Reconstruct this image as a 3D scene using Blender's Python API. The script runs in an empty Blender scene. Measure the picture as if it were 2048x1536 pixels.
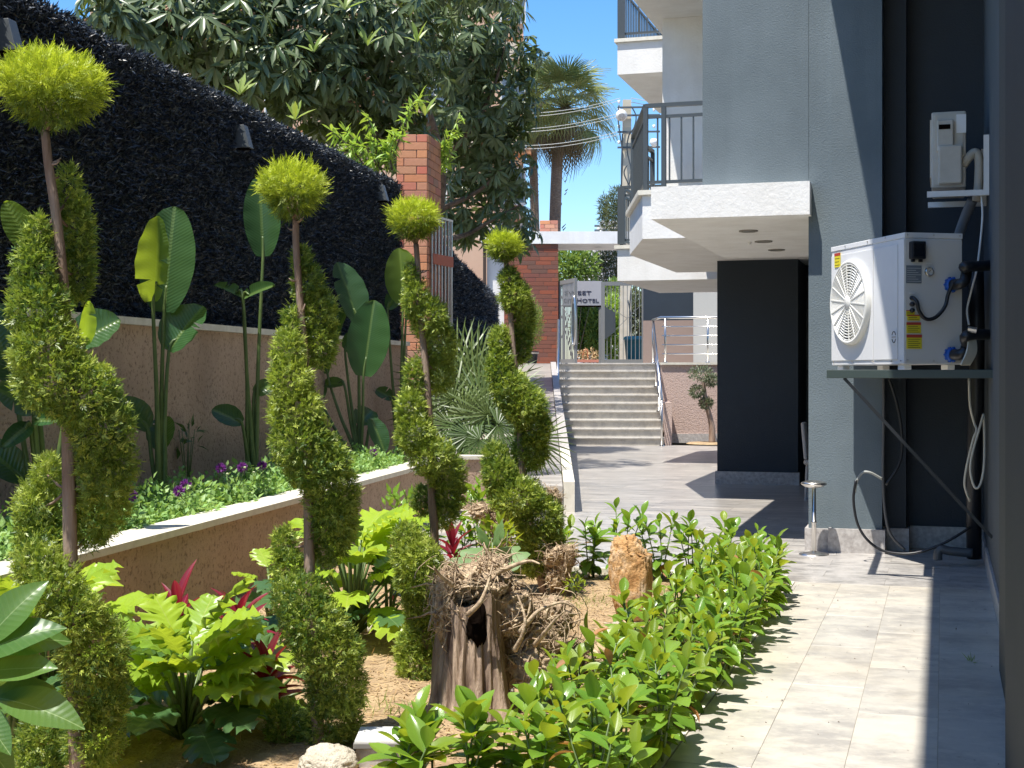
import bpy, math, random
import numpy as np
from mathutils import Vector, Matrix, noise as mnoise
rad = math.radians
rng = np.random.default_rng(7)
random.seed(7)
SC = bpy.context.scene
COL = SC.collection

# ------------------------------------------------------------------ camera
F, HY, EYE = 2840.0, 748.0, 1.5
YAW = math.atan(862 / F)
FW = np.array([-math.sin(YAW), math.cos(YAW)])
RT = np.array([math.cos(YAW), math.sin(YAW)])
cd = bpy.data.cameras.new('camera'); cam = bpy.data.objects.new('camera', cd); COL.objects.link(cam)
cam.location = (0, 0, EYE); cam.rotation_euler = (rad(90), 0, YAW)
cd.sensor_fit = 'HORIZONTAL'; cd.sensor_width = 36; cd.lens = 36 * F / 2048
cd.shift_y = -(768 - HY) / 2048; cd.clip_start = .05; cd.clip_end = 3000
SC.camera = cam

# ------------------------------------------------------------------ light
SUN = Vector((.175, .35, -1.0)).normalized()
w = bpy.data.worlds.new('World'); SC.world = w; w.use_nodes = True
nt = w.node_tree; bg = nt.nodes['Background']
sky = nt.nodes.new('ShaderNodeTexSky'); sky.sky_type = 'NISHITA'; sky.sun_disc = False
sky.sun_elevation = math.asin(-SUN.z); sky.sun_rotation = math.atan2(-SUN.x, -SUN.y)
sky.altitude = 0; sky.air_density = 1.0; sky.dust_density = .3; sky.ozone_density = 3.5
hs0 = nt.nodes.new('ShaderNodeHueSaturation'); hs0.inputs['Saturation'].default_value = 1.3; hs0.inputs['Hue'].default_value = .503
nt.links.new(sky.outputs[0], hs0.inputs['Color']); nt.links.new(hs0.outputs[0], bg.inputs[0]); bg.inputs[1].default_value = .14
sl = bpy.data.lights.new('sun', 'SUN'); sl.energy = 5.0; sl.angle = rad(.53); sl.color = (1, .955, .88)
so = bpy.data.objects.new('sun', sl); COL.objects.link(so); so.rotation_euler = SUN.to_track_quat('-Z', 'Y').to_euler()
so.location = (-5, -8, 25)
SC.view_settings.view_transform = 'Standard'; SC.view_settings.look = 'None'
SC.view_settings.exposure = .72; SC.view_settings.gamma = 1.0; SC.view_settings.use_curve_mapping = False
SC.render.engine = 'CYCLES'
SC.cycles.max_bounces = 8; SC.cycles.transparent_max_bounces = 8

# ------------------------------------------------------------------ helpers: points
def C(r, d, z=0.0):                      # right of / ahead of the viewpoint, in metres
    x, y = RT * r + FW * d
    return Vector((x, y, z))
def P(px, py, d):                        # the place seen at a photo pixel, d metres ahead
    return C((px - 1024) * d / F, d, EYE + (HY - py) * d / F)
def G(px, py, z=0.0):                    # the same on level z
    return P(px, py, (EYE - z) * F / (py - HY))
def XY(px, Y):                           # x on the vertical plane y = Y
    k = (px - 1024) / F
    d = Y / (RT[1] * k + FW[1])
    return d * (RT[0] * k + FW[0])
LT = (.1803, .9836)
def LW(s, o, z=0.0):                     # frame of the left garden wall: s along, o out from its face
    return C(-4.7 + s * LT[0] + o * LT[1], s * LT[1] - o * LT[0], z)

# ------------------------------------------------------------------ helpers: objects
def tag(o, label=None, cat=None, group=None, kind=None):
    if label: o['label'] = label
    if cat: o['category'] = cat
    if group: o['group'] = group
    if kind: o['kind'] = kind
    return o
def thing(name, label, cat, loc, group=None):
    o = bpy.data.objects.new(name, None); COL.objects.link(o); o.location = loc
    o.empty_display_size = .1
    return tag(o, label, cat, group)
def wl(o):
    v = Vector((0, 0, 0))
    while o is not None:
        v += o.location; o = o.parent
    return v
def link(name, me, parent=None, world=True):
    o = bpy.data.objects.new(name, me); COL.objects.link(o)
    if parent is not None:
        o.parent = parent
        if world: o.location = -wl(parent)
    return o
def place(name, me, parent, M):           # a piece with its own placement (M in world space)
    o = bpy.data.objects.new(name, me); COL.objects.link(o); o.parent = parent
    M = M.copy(); M.translation -= wl(parent); o.matrix_basis = M
    return o
def frame(p, d, n, s=1.0):                # local X along d, local Z near n
    d = Vector(d).normalized(); n = Vector(n)
    y = n.cross(d)
    if y.length < 1e-4: y = Vector((0.3, 1, .1)).cross(d)
    y.normalize(); z = d.cross(y)
    if isinstance(s, (int, float)): s = (s, s, s)
    M = Matrix((d * s[0], y * s[1], z * s[2])).transposed().to_4x4(); M.translation = p
    return M

class MB:
    def __init__(s): s.v = []; s.f = []
    def poly(s, pts):
        b = len(s.v); s.v += [tuple(p) for p in pts]; s.f.append(tuple(range(b, b + len(pts)))); return s
    def hexa(s, lo, hi):                  # bottom ring and top ring, same count
        n = len(lo); b = len(s.v); s.v += [tuple(p) for p in lo] + [tuple(p) for p in hi]
        s.f.append(tuple(b + i for i in range(n))[::-1]); s.f.append(tuple(b + n + i for i in range(n)))
        for i in range(n):
            j = (i + 1) % n; s.f.append((b + i, b + j, b + n + j, b + n + i))
        return s
    def prism(s, poly, z0, z1):
        return s.hexa([(p[0], p[1], z0) for p in poly], [(p[0], p[1], z1) for p in poly])
    def box(s, x0, x1, y0, y1, z0, z1):
        return s.prism([(x0, y0), (x1, y0), (x1, y1), (x0, y1)], z0, z1)
    def obox(s, c, ax, ay, az):           # centre and three half vectors
        c, ax, ay, az = map(Vector, (c, ax, ay, az))
        lo = [c - ax - ay - az, c + ax - ay - az, c + ax + ay - az, c - ax + ay - az]
        return s.hexa(lo, [p + 2 * az for p in lo])
    def bar(s, a, b, w, h=None, up=(0, 0, 1)):
        a, b = Vector(a), Vector(b); t = b - a; L = t.length; t.normalize()
        sd = t.cross(Vector(up))
        if sd.length < 1e-3: sd = t.cross(Vector((0, 1, 0)))
        sd.normalize(); u = sd.cross(t); h = h or w
        return s.obox((a + b) / 2, t * L / 2, sd * w / 2, u * h / 2)
    def tube(s, pts, r, n=8, cap=True):
        pts = [Vector(p) for p in pts]; m = len(pts)
        rr = r if hasattr(r, '__len__') else [r] * m
        b = len(s.v); ref = None
        for i, p in enumerate(pts):
            t = (pts[min(i + 1, m - 1)] - pts[max(i - 1, 0)])
            if t.length < 1e-9: t = Vector((0, 0, 1))
            t.normalize()
            if ref is None:
                ref = t.cross(Vector((0.12, .25, 1)) if abs(t.z) < .9 else Vector((1, .1, 0))).normalized()
            ref = (ref - t * ref.dot(t)).normalized(); q = t.cross(ref)
            for k in range(n):
                a = 2 * math.pi * k / n
                s.v.append(tuple(p + (ref * math.cos(a) + q * math.sin(a)) * rr[i]))
        for i in range(m - 1):
            for k in range(n):
                k2 = (k + 1) % n
                s.f.append((b + i * n + k, b + i * n + k2, b + (i + 1) * n + k2, b + (i + 1) * n + k))
        if cap:
            s.f.append(tuple(b + k for k in range(n))[::-1]); s.f.append(tuple(b + (m - 1) * n + k for k in range(n)))
        return s
    def lathe(s, prof, c, n=24, ax=(0, 0, 1)):
        ax = Vector(ax).normalized(); u = ax.cross(Vector((.3, 1, .2))).normalized(); v = ax.cross(u); c = Vector(c); b = len(s.v)
        for r, h in prof:
            for k in range(n):
                a = 2 * math.pi * k / n; s.v.append(tuple(c + ax * h + (u * math.cos(a) + v * math.sin(a)) * r))
        for i in range(len(prof) - 1):
            for k in range(n):
                k2 = (k + 1) % n; s.f.append((b + i * n + k, b + i * n + k2, b + (i + 1) * n + k2, b + (i + 1) * n + k))
        return s
    def mesh(s, name, mat, smooth=False, bevel=0):
        me = bpy.data.meshes.new(name); me.from_pydata(s.v, [], s.f)
        if smooth: me.polygons.foreach_set('use_smooth', [True] * len(me.polygons))
        if mat: me.materials.append(mat)
        me.update(); return me
    def build(s, name, mat, parent=None, smooth=False, bevel=0):
        o = link(name, s.mesh(name, mat, smooth), parent)
        if bevel:
            m = o.modifiers.new('bevel', 'BEVEL'); m.width = bevel; m.segments = 2; m.limit_method = 'ANGLE'
        return o
def box(name, mat, parent, *a, bevel=0): return MB().box(*a).build(name, mat, parent, bevel=bevel)

def npmesh(name, V, Fq, mat, var=None, smooth=False):
    V = np.ascontiguousarray(V, np.float32); Fq = np.ascontiguousarray(Fq, np.int32); n, k = Fq.shape
    me = bpy.data.meshes.new(name); me.vertices.add(len(V)); me.vertices.foreach_set('co', V.ravel())
    me.loops.add(n * k); me.loops.foreach_set('vertex_index', Fq.ravel())
    me.polygons.add(n); me.polygons.foreach_set('loop_start', np.arange(0, n * k, k, dtype=np.int32))
    if smooth: me.polygons.foreach_set('use_smooth', np.ones(n, bool))
    me.update(calc_edges=True)
    if var is not None:
        var = np.asarray(var)
        if len(var) != n: var = np.repeat(var, n // len(var))
        at = me.attributes.new('var', 'FLOAT', 'FACE'); at.data.foreach_set('value', np.ascontiguousarray(var, np.float32))
    me.materials.append(mat); return me
def nrm(a): return a / np.maximum(np.linalg.norm(a, axis=-1, keepdims=True), 1e-9)
def blades(Pt, D, N, L, W, mid=.45):
    D = nrm(D); S = nrm(np.cross(D, N)); L = np.asarray(L).reshape(-1, 1); W = np.asarray(W).reshape(-1, 1)
    V = np.stack([Pt, Pt + D * L * mid + S * W / 2, Pt + D * L, Pt + D * L * mid - S * W / 2], 1)
    return V.reshape(-1, 3), np.arange(len(Pt) * 4).reshape(-1, 4)
def bake(tv, tf, Pt, D, N, S):            # many placed copies of one small template in one mesh
    D = nrm(D); Y = nrm(np.cross(N, D)); Z = np.cross(D, Y); S = np.asarray(S).reshape(-1, 1, 1)
    V = (tv[None, :, 0:1] * D[:, None] + tv[None, :, 1:2] * Y[:, None] + tv[None, :, 2:3] * Z[:, None]) * S + Pt[:, None]
    Fq = tf[None] + (np.arange(len(Pt)) * len(tv))[:, None, None]
    return V.reshape(-1, 3), Fq.reshape(-1, tf.shape[1])
def rdir(n, up=0.0):
    v = rng.normal(size=(n, 3)); v[:, 2] += up; return nrm(v)

# ------------------------------------------------------------------ materials
def mk(name):
    m = bpy.data.materials.new(name); m.use_nodes = True; t = m.node_tree
    return m, t, t.nodes['Principled BSDF'], t.nodes, t.links
def mathn(N, Lk, op, a, b=None):
    n = N.new('ShaderNodeMath'); n.operation = op
    for i, x in enumerate((a, b)):
        if x is None: continue
        if isinstance(x, (int, float)): n.inputs[i].default_value = x
        else: Lk.new(x, n.inputs[i])
    return n.outputs[0]
def mix(N, Lk, fac, a, b, mode='MIX'):
    n = N.new('ShaderNodeMix'); n.data_type = 'RGBA'; n.blend_type = mode
    if isinstance(fac, (int, float)): n.inputs[0].default_value = fac
    else: Lk.new(fac, n.inputs[0])
    for i, x in ((6, a), (7, b)):
        if isinstance(x, tuple): n.inputs[i].default_value = (*x, 1)
        else: Lk.new(x, n.inputs[i])
    return n.outputs[2]
def noise_n(N, Lk, vec, scale, detail=4, rough=.6):
    n = N.new('ShaderNodeTexNoise'); n.inputs['Scale'].default_value = scale; n.inputs['Detail'].default_value = detail
    n.inputs['Roughness'].default_value = rough; Lk.new(vec, n.inputs['Vector']); return n.outputs['Fac']
def ramp(N, Lk, fac, stops):
    r = N.new('ShaderNodeValToRGB'); Lk.new(fac, r.inputs[0]); e = r.color_ramp.elements
    while len(e) < len(stops): e.new(.5)
    for el, (p, c) in zip(e, stops): el.position = p; el.color = (*c, 1)
    return r.outputs[0]
def wpos(N, Lk, stretch=(1, 1, 1), obj=False):
    src = N.new('ShaderNodeTexCoord').outputs['Object'] if obj else N.new('ShaderNodeNewGeometry').outputs['Position']
    mp = N.new('ShaderNodeMapping'); mp.inputs['Scale'].default_value = stretch; Lk.new(src, mp.inputs['Vector']); return mp.outputs[0]
def mat(name, c, rough=.6, metal=0, c2=None, vs=3, stretch=(1, 1, 1), bump=0, bs=60, spec=.5, orand=0, bdist=.01, coat=0, lo=.35, hi=.65, stain=0):
    m, t, b, N, Lk = mk(name)
    b.inputs['Roughness'].default_value = rough; b.inputs['Metallic'].default_value = metal
    b.inputs['Specular IOR Level'].default_value = spec; b.inputs['Coat Weight'].default_value = coat
    col = None; vec = wpos(N, Lk, stretch)
    if c2:
        f = noise_n(N, Lk, vec, vs, 6); col = ramp(N, Lk, f, [(lo, c), (hi, c2)])
    if stain:                             # faint run-off streaks and patches
        s1 = ramp(N, Lk, noise_n(N, Lk, wpos(N, Lk, (2.4, 2.4, .22)), 1.6, 7, .65), [(.46, (0, 0, 0)), (.72, (1, 1, 1))]); s2 = ramp(N, Lk, noise_n(N, Lk, wpos(N, Lk), .55, 5, .6), [(.45, (0, 0, 0)), (.7, (1, 1, 1))])
        col = mix(N, Lk, mathn(N, Lk, 'MULTIPLY', s1, stain), col, tuple(x * .45 for x in c)); col = mix(N, Lk, mathn(N, Lk, 'MULTIPLY', s2, stain), col, tuple(min(.85, x * 1.35) for x in c))
    if orand:
        oi = N.new('ShaderNodeObjectInfo'); k = mathn(N, Lk, 'MULTIPLY_ADD', oi.outputs['Random'], 2 * orand); k.node.inputs[2].default_value = 1 - orand
        hs = N.new('ShaderNodeHueSaturation'); Lk.new(k, hs.inputs['Value'])
        if col is None: hs.inputs['Color'].default_value = (*c, 1)
        else: Lk.new(col, hs.inputs['Color'])
        col = hs.outputs[0]
    if col is None: b.inputs['Base Color'].default_value = (*c, 1)
    else: Lk.new(col, b.inputs['Base Color'])
    if bump:
        f = noise_n(N, Lk, vec, bs, 4); bn = N.new('ShaderNodeBump'); bn.inputs['Strength'].default_value = bump
        bn.inputs['Distance'].default_value = bdist; Lk.new(f, bn.inputs['Height']); Lk.new(bn.outputs[0], b.inputs['Normal'])
    return m
def leafmat(name, c, tr, rough=.4, c2=None, tfac=.35, midrib=None, ribw=.03, src='object', spec=.5, veins=0, vb=.18, tr2=None):
    """leaf: glossy top, light passing through; c2 = second tone by leaf"""
    m, t, b, N, Lk = mk(name)
    b.inputs['Roughness'].default_value = rough; b.inputs['Specular IOR Level'].default_value = spec
    if src == 'object': f = N.new('ShaderNodeObjectInfo').outputs['Random']
    else:
        a = N.new('ShaderNodeAttribute'); a.attribute_name = 'var'; f = a.outputs['Fac']
    col = mix(N, Lk, f, c, c2 or c)
    tcol = mix(N, Lk, f, tr, tr2 or tuple(x * y for x, y in zip(tr, (1.15, 1.0, .8))))
    if midrib:
        tc = N.new('ShaderNodeTexCoord'); sx = N.new('ShaderNodeSeparateXYZ'); Lk.new(tc.outputs['Object'], sx.inputs[0])
        ay = mathn(N, Lk, 'ABSOLUTE', sx.outputs[1]); k = mathn(N, Lk, 'LESS_THAN', ay, ribw)
        col = mix(N, Lk, k, col, midrib)
        if veins:
            wv = mathn(N, Lk, 'SINE', mathn(N, Lk, 'MULTIPLY', mathn(N, Lk, 'SUBTRACT', sx.outputs[0], mathn(N, Lk, 'MULTIPLY', ay, .6)), veins))
            bn = N.new('ShaderNodeBump'); bn.inputs['Strength'].default_value = vb; bn.inputs['Distance'].default_value = .006
            Lk.new(wv, bn.inputs['Height']); Lk.new(bn.outputs[0], b.inputs['Normal'])
            col = mix(N, Lk, mathn(N, Lk, 'MULTIPLY', mathn(N, Lk, 'GREATER_THAN', wv, .9), .10), col, midrib)
    Lk.new(col, b.inputs['Base Color'])
    tb = N.new('ShaderNodeBsdfTranslucent'); Lk.new(tcol, tb.inputs['Color'])
    mx = N.new('ShaderNodeMixShader'); mx.inputs[0].default_value = tfac
    Lk.new(b.outputs[0], mx.inputs[1]); Lk.new(tb.outputs[0], mx.inputs[2]); Lk.new(mx.outputs[0], N['Material Output'].inputs[0])
    return m

M = {}
M['grey'] = mat('grey_stucco', (.112, .143, .160), .8, c2=(.142, .177, .196), vs=1.3, bump=.55, bs=75, bdist=.008, stain=.2)
M['navy'] = mat('navy_paint', (.012, .020, .030), .6, c2=(.016, .025, .036), vs=1.2, bump=.4, bs=60)
M['near_shade'] = mat('near_wall_shade', (.018, .022, .025), .8, c2=(.023, .027, .029), vs=2, bump=.6, bs=120, bdist=.004)  # same paint as the wall beyond; its shadow is put into this darker colour
M['white'] = mat('white_stucco', (.74, .72, .68), .8, c2=(.81, .80, .77), vs=2.5, bump=.5, bs=30, bdist=.008, stain=.14)
M['capstone'] = mat('cap_stone', (.62, .58, .48), .5, c2=(.74, .70, .60), vs=9, bump=.2, bs=80)
M['plinth'] = mat('plinth_stone', (.33, .30, .28), .5, c2=(.52, .49, .46), vs=26, bump=.15, bs=90)
M['rail'] = mat('rail_paint', (.055, .065, .07), .45)
M['steel'] = mat('brushed_steel', (.62, .60, .57), .28, 1)
M['gategrey'] = mat('gate_paint', (.20, .20, .19), .5)
M['tile_grey'] = None
def rough_pink(name, c, c2, dark):
    m, t, b, N, Lk = mk(name); vec = wpos(N, Lk); b.inputs['Roughness'].default_value = .9
    f = noise_n(N, Lk, vec, 34, 5, .65); f2 = noise_n(N, Lk, vec, 1.1, 3)
    base = ramp(N, Lk, f2, [(.3, c), (.7, c2)]); sp = ramp(N, Lk, f, [(.36, (1, 1, 1)), (.46, (0, 0, 0))])
    col = mix(N, Lk, mathn(N, Lk, 'MULTIPLY', sp, .85), base, dark); pt = ramp(N, Lk, noise_n(N, Lk, wpos(N, Lk, (1.5, 1.5, .35)), 1.5, 6, .65), [(.48, (0, 0, 0)), (.74, (1, 1, 1))]); col = mix(N, Lk, mathn(N, Lk, 'MULTIPLY', pt, .35), col, dark); Lk.new(col, b.inputs['Base Color'])
    bn = N.new('ShaderNodeBump'); bn.inputs['Strength'].default_value = 1; bn.inputs['Distance'].default_value = .02
    Lk.new(f, bn.inputs['Height']); Lk.new(bn.outputs[0], b.inputs['Normal']); return m
M['pink'] = rough_pink('pink_roughcast', (.53, .385, .285), (.44, .31, .22), (.20, .13, .09))
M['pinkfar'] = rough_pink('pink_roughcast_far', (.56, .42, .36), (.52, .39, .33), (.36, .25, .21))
def marble(name, tones, streak, sfac=.55, rough=.32, vs=2.2, pat=.35):
    m, t, b, N, Lk = mk(name); b.inputs['Roughness'].default_value = rough
    oi = N.new('ShaderNodeObjectInfo'); base = ramp(N, Lk, oi.outputs['Random'], [(i / (len(tones) - 1), c) for i, c in enumerate(tones)])
    sh = N.new('ShaderNodeVectorMath'); sh.operation = 'ADD'; vec = wpos(N, Lk, (1, 1.3, 1)); Lk.new(vec, sh.inputs[0])
    cb = N.new('ShaderNodeCombineXYZ'); k = mathn(N, Lk, 'MULTIPLY', oi.outputs['Random'], 37.0); Lk.new(k, cb.inputs[0]); Lk.new(k, cb.inputs[1]); Lk.new(cb.outputs[0], sh.inputs[1]); sv = sh.outputs[0]
    f = noise_n(N, Lk, sv, vs, 9, .72); s1 = ramp(N, Lk, f, [(.44, (0, 0, 0)), (.62, (1, 1, 1))]); col = mix(N, Lk, mathn(N, Lk, 'MULTIPLY', s1, sfac), base, streak)
    f3 = noise_n(N, Lk, sv, vs * 3.1, 8, .7); s3 = ramp(N, Lk, f3, [(.52, (0, 0, 0)), (.70, (1, 1, 1))]); col = mix(N, Lk, mathn(N, Lk, 'MULTIPLY', s3, .6), col, tuple(min(.8, x * 1.25) for x in tones[0]))
    f2 = noise_n(N, Lk, sv, 15, 8, .75); s2 = ramp(N, Lk, f2, [(.30, (1, 1, 1)), (.42, (0, 0, 0))]); col = mix(N, Lk, mathn(N, Lk, 'MULTIPLY', s2, pat), col, (.27, .21, .14))
    f4 = noise_n(N, Lk, wpos(N, Lk, (.7, .7, .7)), 1.3, 6, .6); s4 = ramp(N, Lk, f4, [(.50, (0, 0, 0)), (.75, (1, 1, 1))]); col = mix(N, Lk, mathn(N, Lk, 'MULTIPLY', s4, .30), col, (.42, .34, .22))
    Lk.new(col, b.inputs['Base Color']); bn = N.new('ShaderNodeBump'); bn.inputs['Strength'].default_value = .12; bn.inputs['Distance'].default_value = .004
    Lk.new(f2, bn.inputs['Height']); Lk.new(bn.outputs[0], b.inputs['Normal']); return m
M['tile'] = marble('travertine_tile', [(.535, .495, .42), (.565, .525, .445), (.49, .465, .41), (.54, .495, .415)], (.27, .255, .24), .70, .36, 2.2)
M['tile2'] = marble('grey_travertine', [(.43, .405, .375), (.48, .455, .42), (.39, .37, .345)], (.20, .19, .18), .85, .3, 4)
M['step'] = marble('step_marble', [(.52, .49, .44), (.56, .53, .47)], (.30, .29, .28), .6, .35, 5)
def plaza_mat():
    m, t, b, N, Lk = mk('plaza_marble'); b.inputs['Roughness'].default_value = .28
    vec = wpos(N, Lk, (.9, 5, 1)); f = noise_n(N, Lk, vec, 2.0, 8, .7)
    col = ramp(N, Lk, f, [(.32, (.20, .185, .17)), (.5, (.38, .355, .325)), (.66, (.55, .52, .48))])
    br = N.new('ShaderNodeTexBrick'); v2 = wpos(N, Lk); Lk.new(v2, br.inputs['Vector'])
    br.inputs['Scale'].default_value = 1; br.inputs['Brick Width'].default_value = .9; br.inputs['Row Height'].default_value = .34
    br.inputs['Mortar Size'].default_value = .004; br.inputs['Color1'].default_value = (.82, .82, .82, 1); br.inputs['Color2'].default_value = (1.1, 1.08, 1.05, 1)
    br.inputs['Mortar'].default_value = (.6, .58, .55, 1)
    Lk.new(mix(N, Lk, 1.0, col, br.outputs[0], 'MULTIPLY'), b.inputs['Base Color']); return m
M['plaza'] = plaza_mat()
M['brickmat'] = None
def brick_mat(name, tones, k=1.0):
    m, t, b, N, Lk = mk(name); b.inputs['Roughness'].default_value = .85
    oi = N.new('ShaderNodeObjectInfo'); base = ramp(N, Lk, oi.outputs['Random'], [(i / (len(tones) - 1), c) for i, c in enumerate(tones)])
    f = noise_n(N, Lk, wpos(N, Lk), 22, 5); col = mix(N, Lk, mathn(N, Lk, 'MULTIPLY', f, .5), base, tuple(x * .6 for x in tones[0])); Lk.new(col, b.inputs['Base Color'])
    bn = N.new('ShaderNodeBump'); bn.inputs['Strength'].default_value = .4; bn.inputs['Distance'].default_value = .006; Lk.new(f, bn.inputs['Height']); Lk.new(bn.outputs[0], b.inputs['Normal']); return m
M['brick'] = brick_mat('red_brick', [(.62, .25, .12), (.52, .25, .16), (.68, .30, .14), (.38, .23, .17), (.62, .16, .11), (.58, .31, .20)])
M['brickdark'] = brick_mat('dark_brick', [(.26, .075, .04), (.18, .075, .05), (.32, .085, .04), (.13, .08, .06), (.22, .07, .05)])
M['mortar'] = mat('mortar', (.42, .36, .31), .95)
M['mortard'] = mat('mortar_dark', (.15, .10, .08), .95)
M['soil'] = mat('dry_soil', (.30, .20, .11), .95, c2=(.47, .34, .19), vs=7, bump=1, bs=45, bdist=.02)
M['straw'] = leafmat('straw', (.55, .40, .20), (.4, .3, .12), .8, (.34, .21, .10), .1, src='attr')
M['bark'] = mat('cypress_bark', (.20, .125, .085), .9, c2=(.36, .27, .21), vs=14, stretch=(1, 1, .18), bump=1, bs=30, bdist=.012)
M['barkdark'] = mat('dark_bark', (.07, .05, .035), .9, c2=(.15, .11, .08), vs=12, bump=1, bs=30)
M['wood'] = mat('weathered_wood', (.10, .06, .04), .9, c2=(.47, .35, .25), vs=20, stretch=(1, 1, .10), bump=1, bs=40, bdist=.02)
M['root'] = mat('root_wood', (.24, .16, .10), .9, c2=(.58, .45, .29), vs=30, bump=1, bs=60, bdist=.008)
M['hollow'] = mat('hollow_black', (.006, .004, .003), 1, spec=0)  # near-black: the shade inside the stump's hollow is put into this colour
M['cyp'] = leafmat('cypress_green', (.060, .125, .024), (.34, .48, .05), .42, (.56, .64, .12), .34, src='attr')
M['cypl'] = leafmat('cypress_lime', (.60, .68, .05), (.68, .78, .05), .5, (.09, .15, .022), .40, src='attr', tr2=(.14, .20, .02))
M['hedge'] = leafmat('plastic_hedge', (.013, .018, .025), (.01, .015, .02), .36, (.13, .152, .18), .03, src='attr', spec=.35)
M['hedgeback'] = mat('hedge_backing', (.006, .008, .012), .9)
M['strel'] = leafmat('strelitzia_leaf', (.028, .085, .030), (.16, .30, .03), .30, (.045, .105, .040), .30, midrib=(.10, .17, .05), ribw=.012, veins=260)
M['strel_lit'] = leafmat('strelitzia_backlit_leaf', (.10, .18, .04), (.44, .66, .04), .34, (.12, .2, .04), .55, midrib=(.2, .3, .07), ribw=.012, veins=260)  # lit copy of the leaf: sun glowing through it is put into the colour
M['stem'] = mat('green_stem', (.075, .125, .035), .45, c2=(.12, .17, .05), vs=9)
M['laurel'] = leafmat('shrub_leaf', (.12, .25, .03), (.36, .56, .04), .22, (.21, .35, .045), .35, midrib=(.22, .32, .09), ribw=.0022, veins=260)
M['laurely'] = leafmat('young_shrub_leaf', (.27, .37, .035), (.44, .54, .03), .28, (.17, .27, .03), .4, midrib=(.32, .40, .1), ribw=.0022, veins=260)
M['philo'] = leafmat('philodendron_lime', (.38, .52, .04), (.52, .70, .05), .35, (.24, .40, .045), .42, midrib=(.42, .5, .1), ribw=.006, veins=0)
M['philod'] = leafmat('philodendron_dark', (.055, .13, .05), (.16, .28, .04), .33, (.09, .17, .05), .3, midrib=(.16, .24, .1), ribw=.006)
M['cordy'] = leafmat('cordyline_red', (.21, .014, .032), (.42, .02, .05), .33, (.11, .012, .026), .32, midrib=(.38, .08, .10), ribw=.003)
M['herb'] = leafmat('herb_leaf', (.22, .41, .12), (.34, .54, .10), .5, (.34, .50, .17), .35, src='attr')
M['purple'] = leafmat('purple_petal', (.16, .03, .26), (.25, .05, .4), .6, (.22, .04, .22), .3, src='attr')
M['bud'] = mat('pale_bud', (.46, .50, .30), .8)
M['loquat'] = leafmat('loquat_leaf', (.045, .078, .028), (.15, .21, .03), .33, (.17, .22, .10), .25, src='attr')
M['loquato'] = leafmat('loquat_leaf_single', (.08, .125, .045), (.2, .27, .04), .36, (.14, .18, .075), .28, midrib=(.22, .26, .14), ribw=.006)
M['loquaty'] = leafmat('loquat_young_leaf', (.22, .32, .06), (.36, .48, .06), .42, (.30, .38, .12), .4, midrib=(.35, .42, .15), ribw=.006)
M['peachl'] = leafmat('peach_leaf', (.28, .45, .07), (.42, .60, .07), .4, (.36, .50, .10), .4, src='attr')
M['fan'] = leafmat('fan_palm_leaf', (.085, .14, .045), (.18, .26, .04), .4, (.15, .20, .06), .3)
M['wash'] = leafmat('tall_palm_leaf', (.22, .28, .10), (.36, .42, .11), .40, (.34, .37, .17), .36)
M['dead'] = leafmat('dead_frond', (.22, .19, .11), (.2, .17, .07), .7, (.14, .12, .07), .2)
M['pine'] = leafmat('pine_needle', (.075, .11, .045), (.12, .16, .05), .6, (.12, .15, .06), .25, src='attr')
M['olive'] = leafmat('olive_leaf', (.13, .16, .085), (.2, .24, .1), .5, (.20, .23, .14), .25, src='attr')
M['shrub'] = leafmat('street_shrub_leaf', (.10, .19, .04), (.25, .37, .06), .4, (.19, .29, .07), .35, src='attr')
M['grass'] = leafmat('grass_blade', (.16, .26, .05), (.3, .42, .06), .5, (.26, .34, .09), .35, src='attr')
M['fig'] = leafmat('fig_leaf', (.16, .28, .10), (.3, .45, .1), .55, (.16, .28, .10), .35, midrib=(.36, .44, .24), ribw=.004)
M['bigleaf'] = leafmat('big_glossy_leaf', (.065, .16, .04), (.26, .42, .05), .32, (.12, .23, .05), .4, midrib=(.28, .40, .16), ribw=.005, veins=95, vb=.06)
# ================================================================== SETTING
def struct(name, mb, m, parent=None):
    o = mb.build(name, m, parent)
    if parent is None: o['kind'] = 'structure'
    return o
struct('ground', MB().poly([(-900, -600, -.30), (900, -600, -.30), (900, 1500, -.30), (-900, 1500, -.30)]), mat('earth', (.24, .20, .15), .95, c2=(.30, .26, .19), vs=.4))

# --- marble path beside the building, tile by tile (thin slabs with open joints on a mortar bed)
BED_X = -1.02
pv = struct('path', MB().box(-6.2, .34, -1.0, 15.0, -.12, -.0035), mat('grout', (.40, .36, .29), .95))
tile_cache = {}
def tile(x0, x1, y0, y1, m, parent, nm='paving_tile'):
    k = (round(x1 - x0, 3), round(y1 - y0, 3), m.name)
    if k not in tile_cache:
        hx, hy, g = (x1 - x0) / 2 - .0009, (y1 - y0) / 2 - .0007, .0006
        mb = MB(); lo = [(-hx, -hy, -.012), (hx, -hy, -.012), (hx, hy, -.012), (-hx, hy, -.012)]
        md = [(a, b, -g) for a, b, _ in lo]; hi = [(-hx + g, -hy + g, 0), (hx - g, -hy + g, 0), (hx - g, hy - g, 0), (-hx + g, hy - g, 0)]
        mb.v = lo + md + hi
        for b in (0, 4):
            for i in range(4): mb.f.append((b + i, b + (i + 1) % 4, b + 4 + (i + 1) % 4, b + 4 + i))
        mb.f.append((8, 9, 10, 11)); tile_cache[k] = mb.mesh(nm, m)
    o = bpy.data.objects.new(nm, tile_cache[k]); COL.objects.link(o); o.parent = parent
    o.location = ((x0 + x1) / 2, (y0 + y1) / 2, random.uniform(-.0006, .0006))
    return o
cx = [BED_X, -.70, -.36, -.02, .335]
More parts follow.
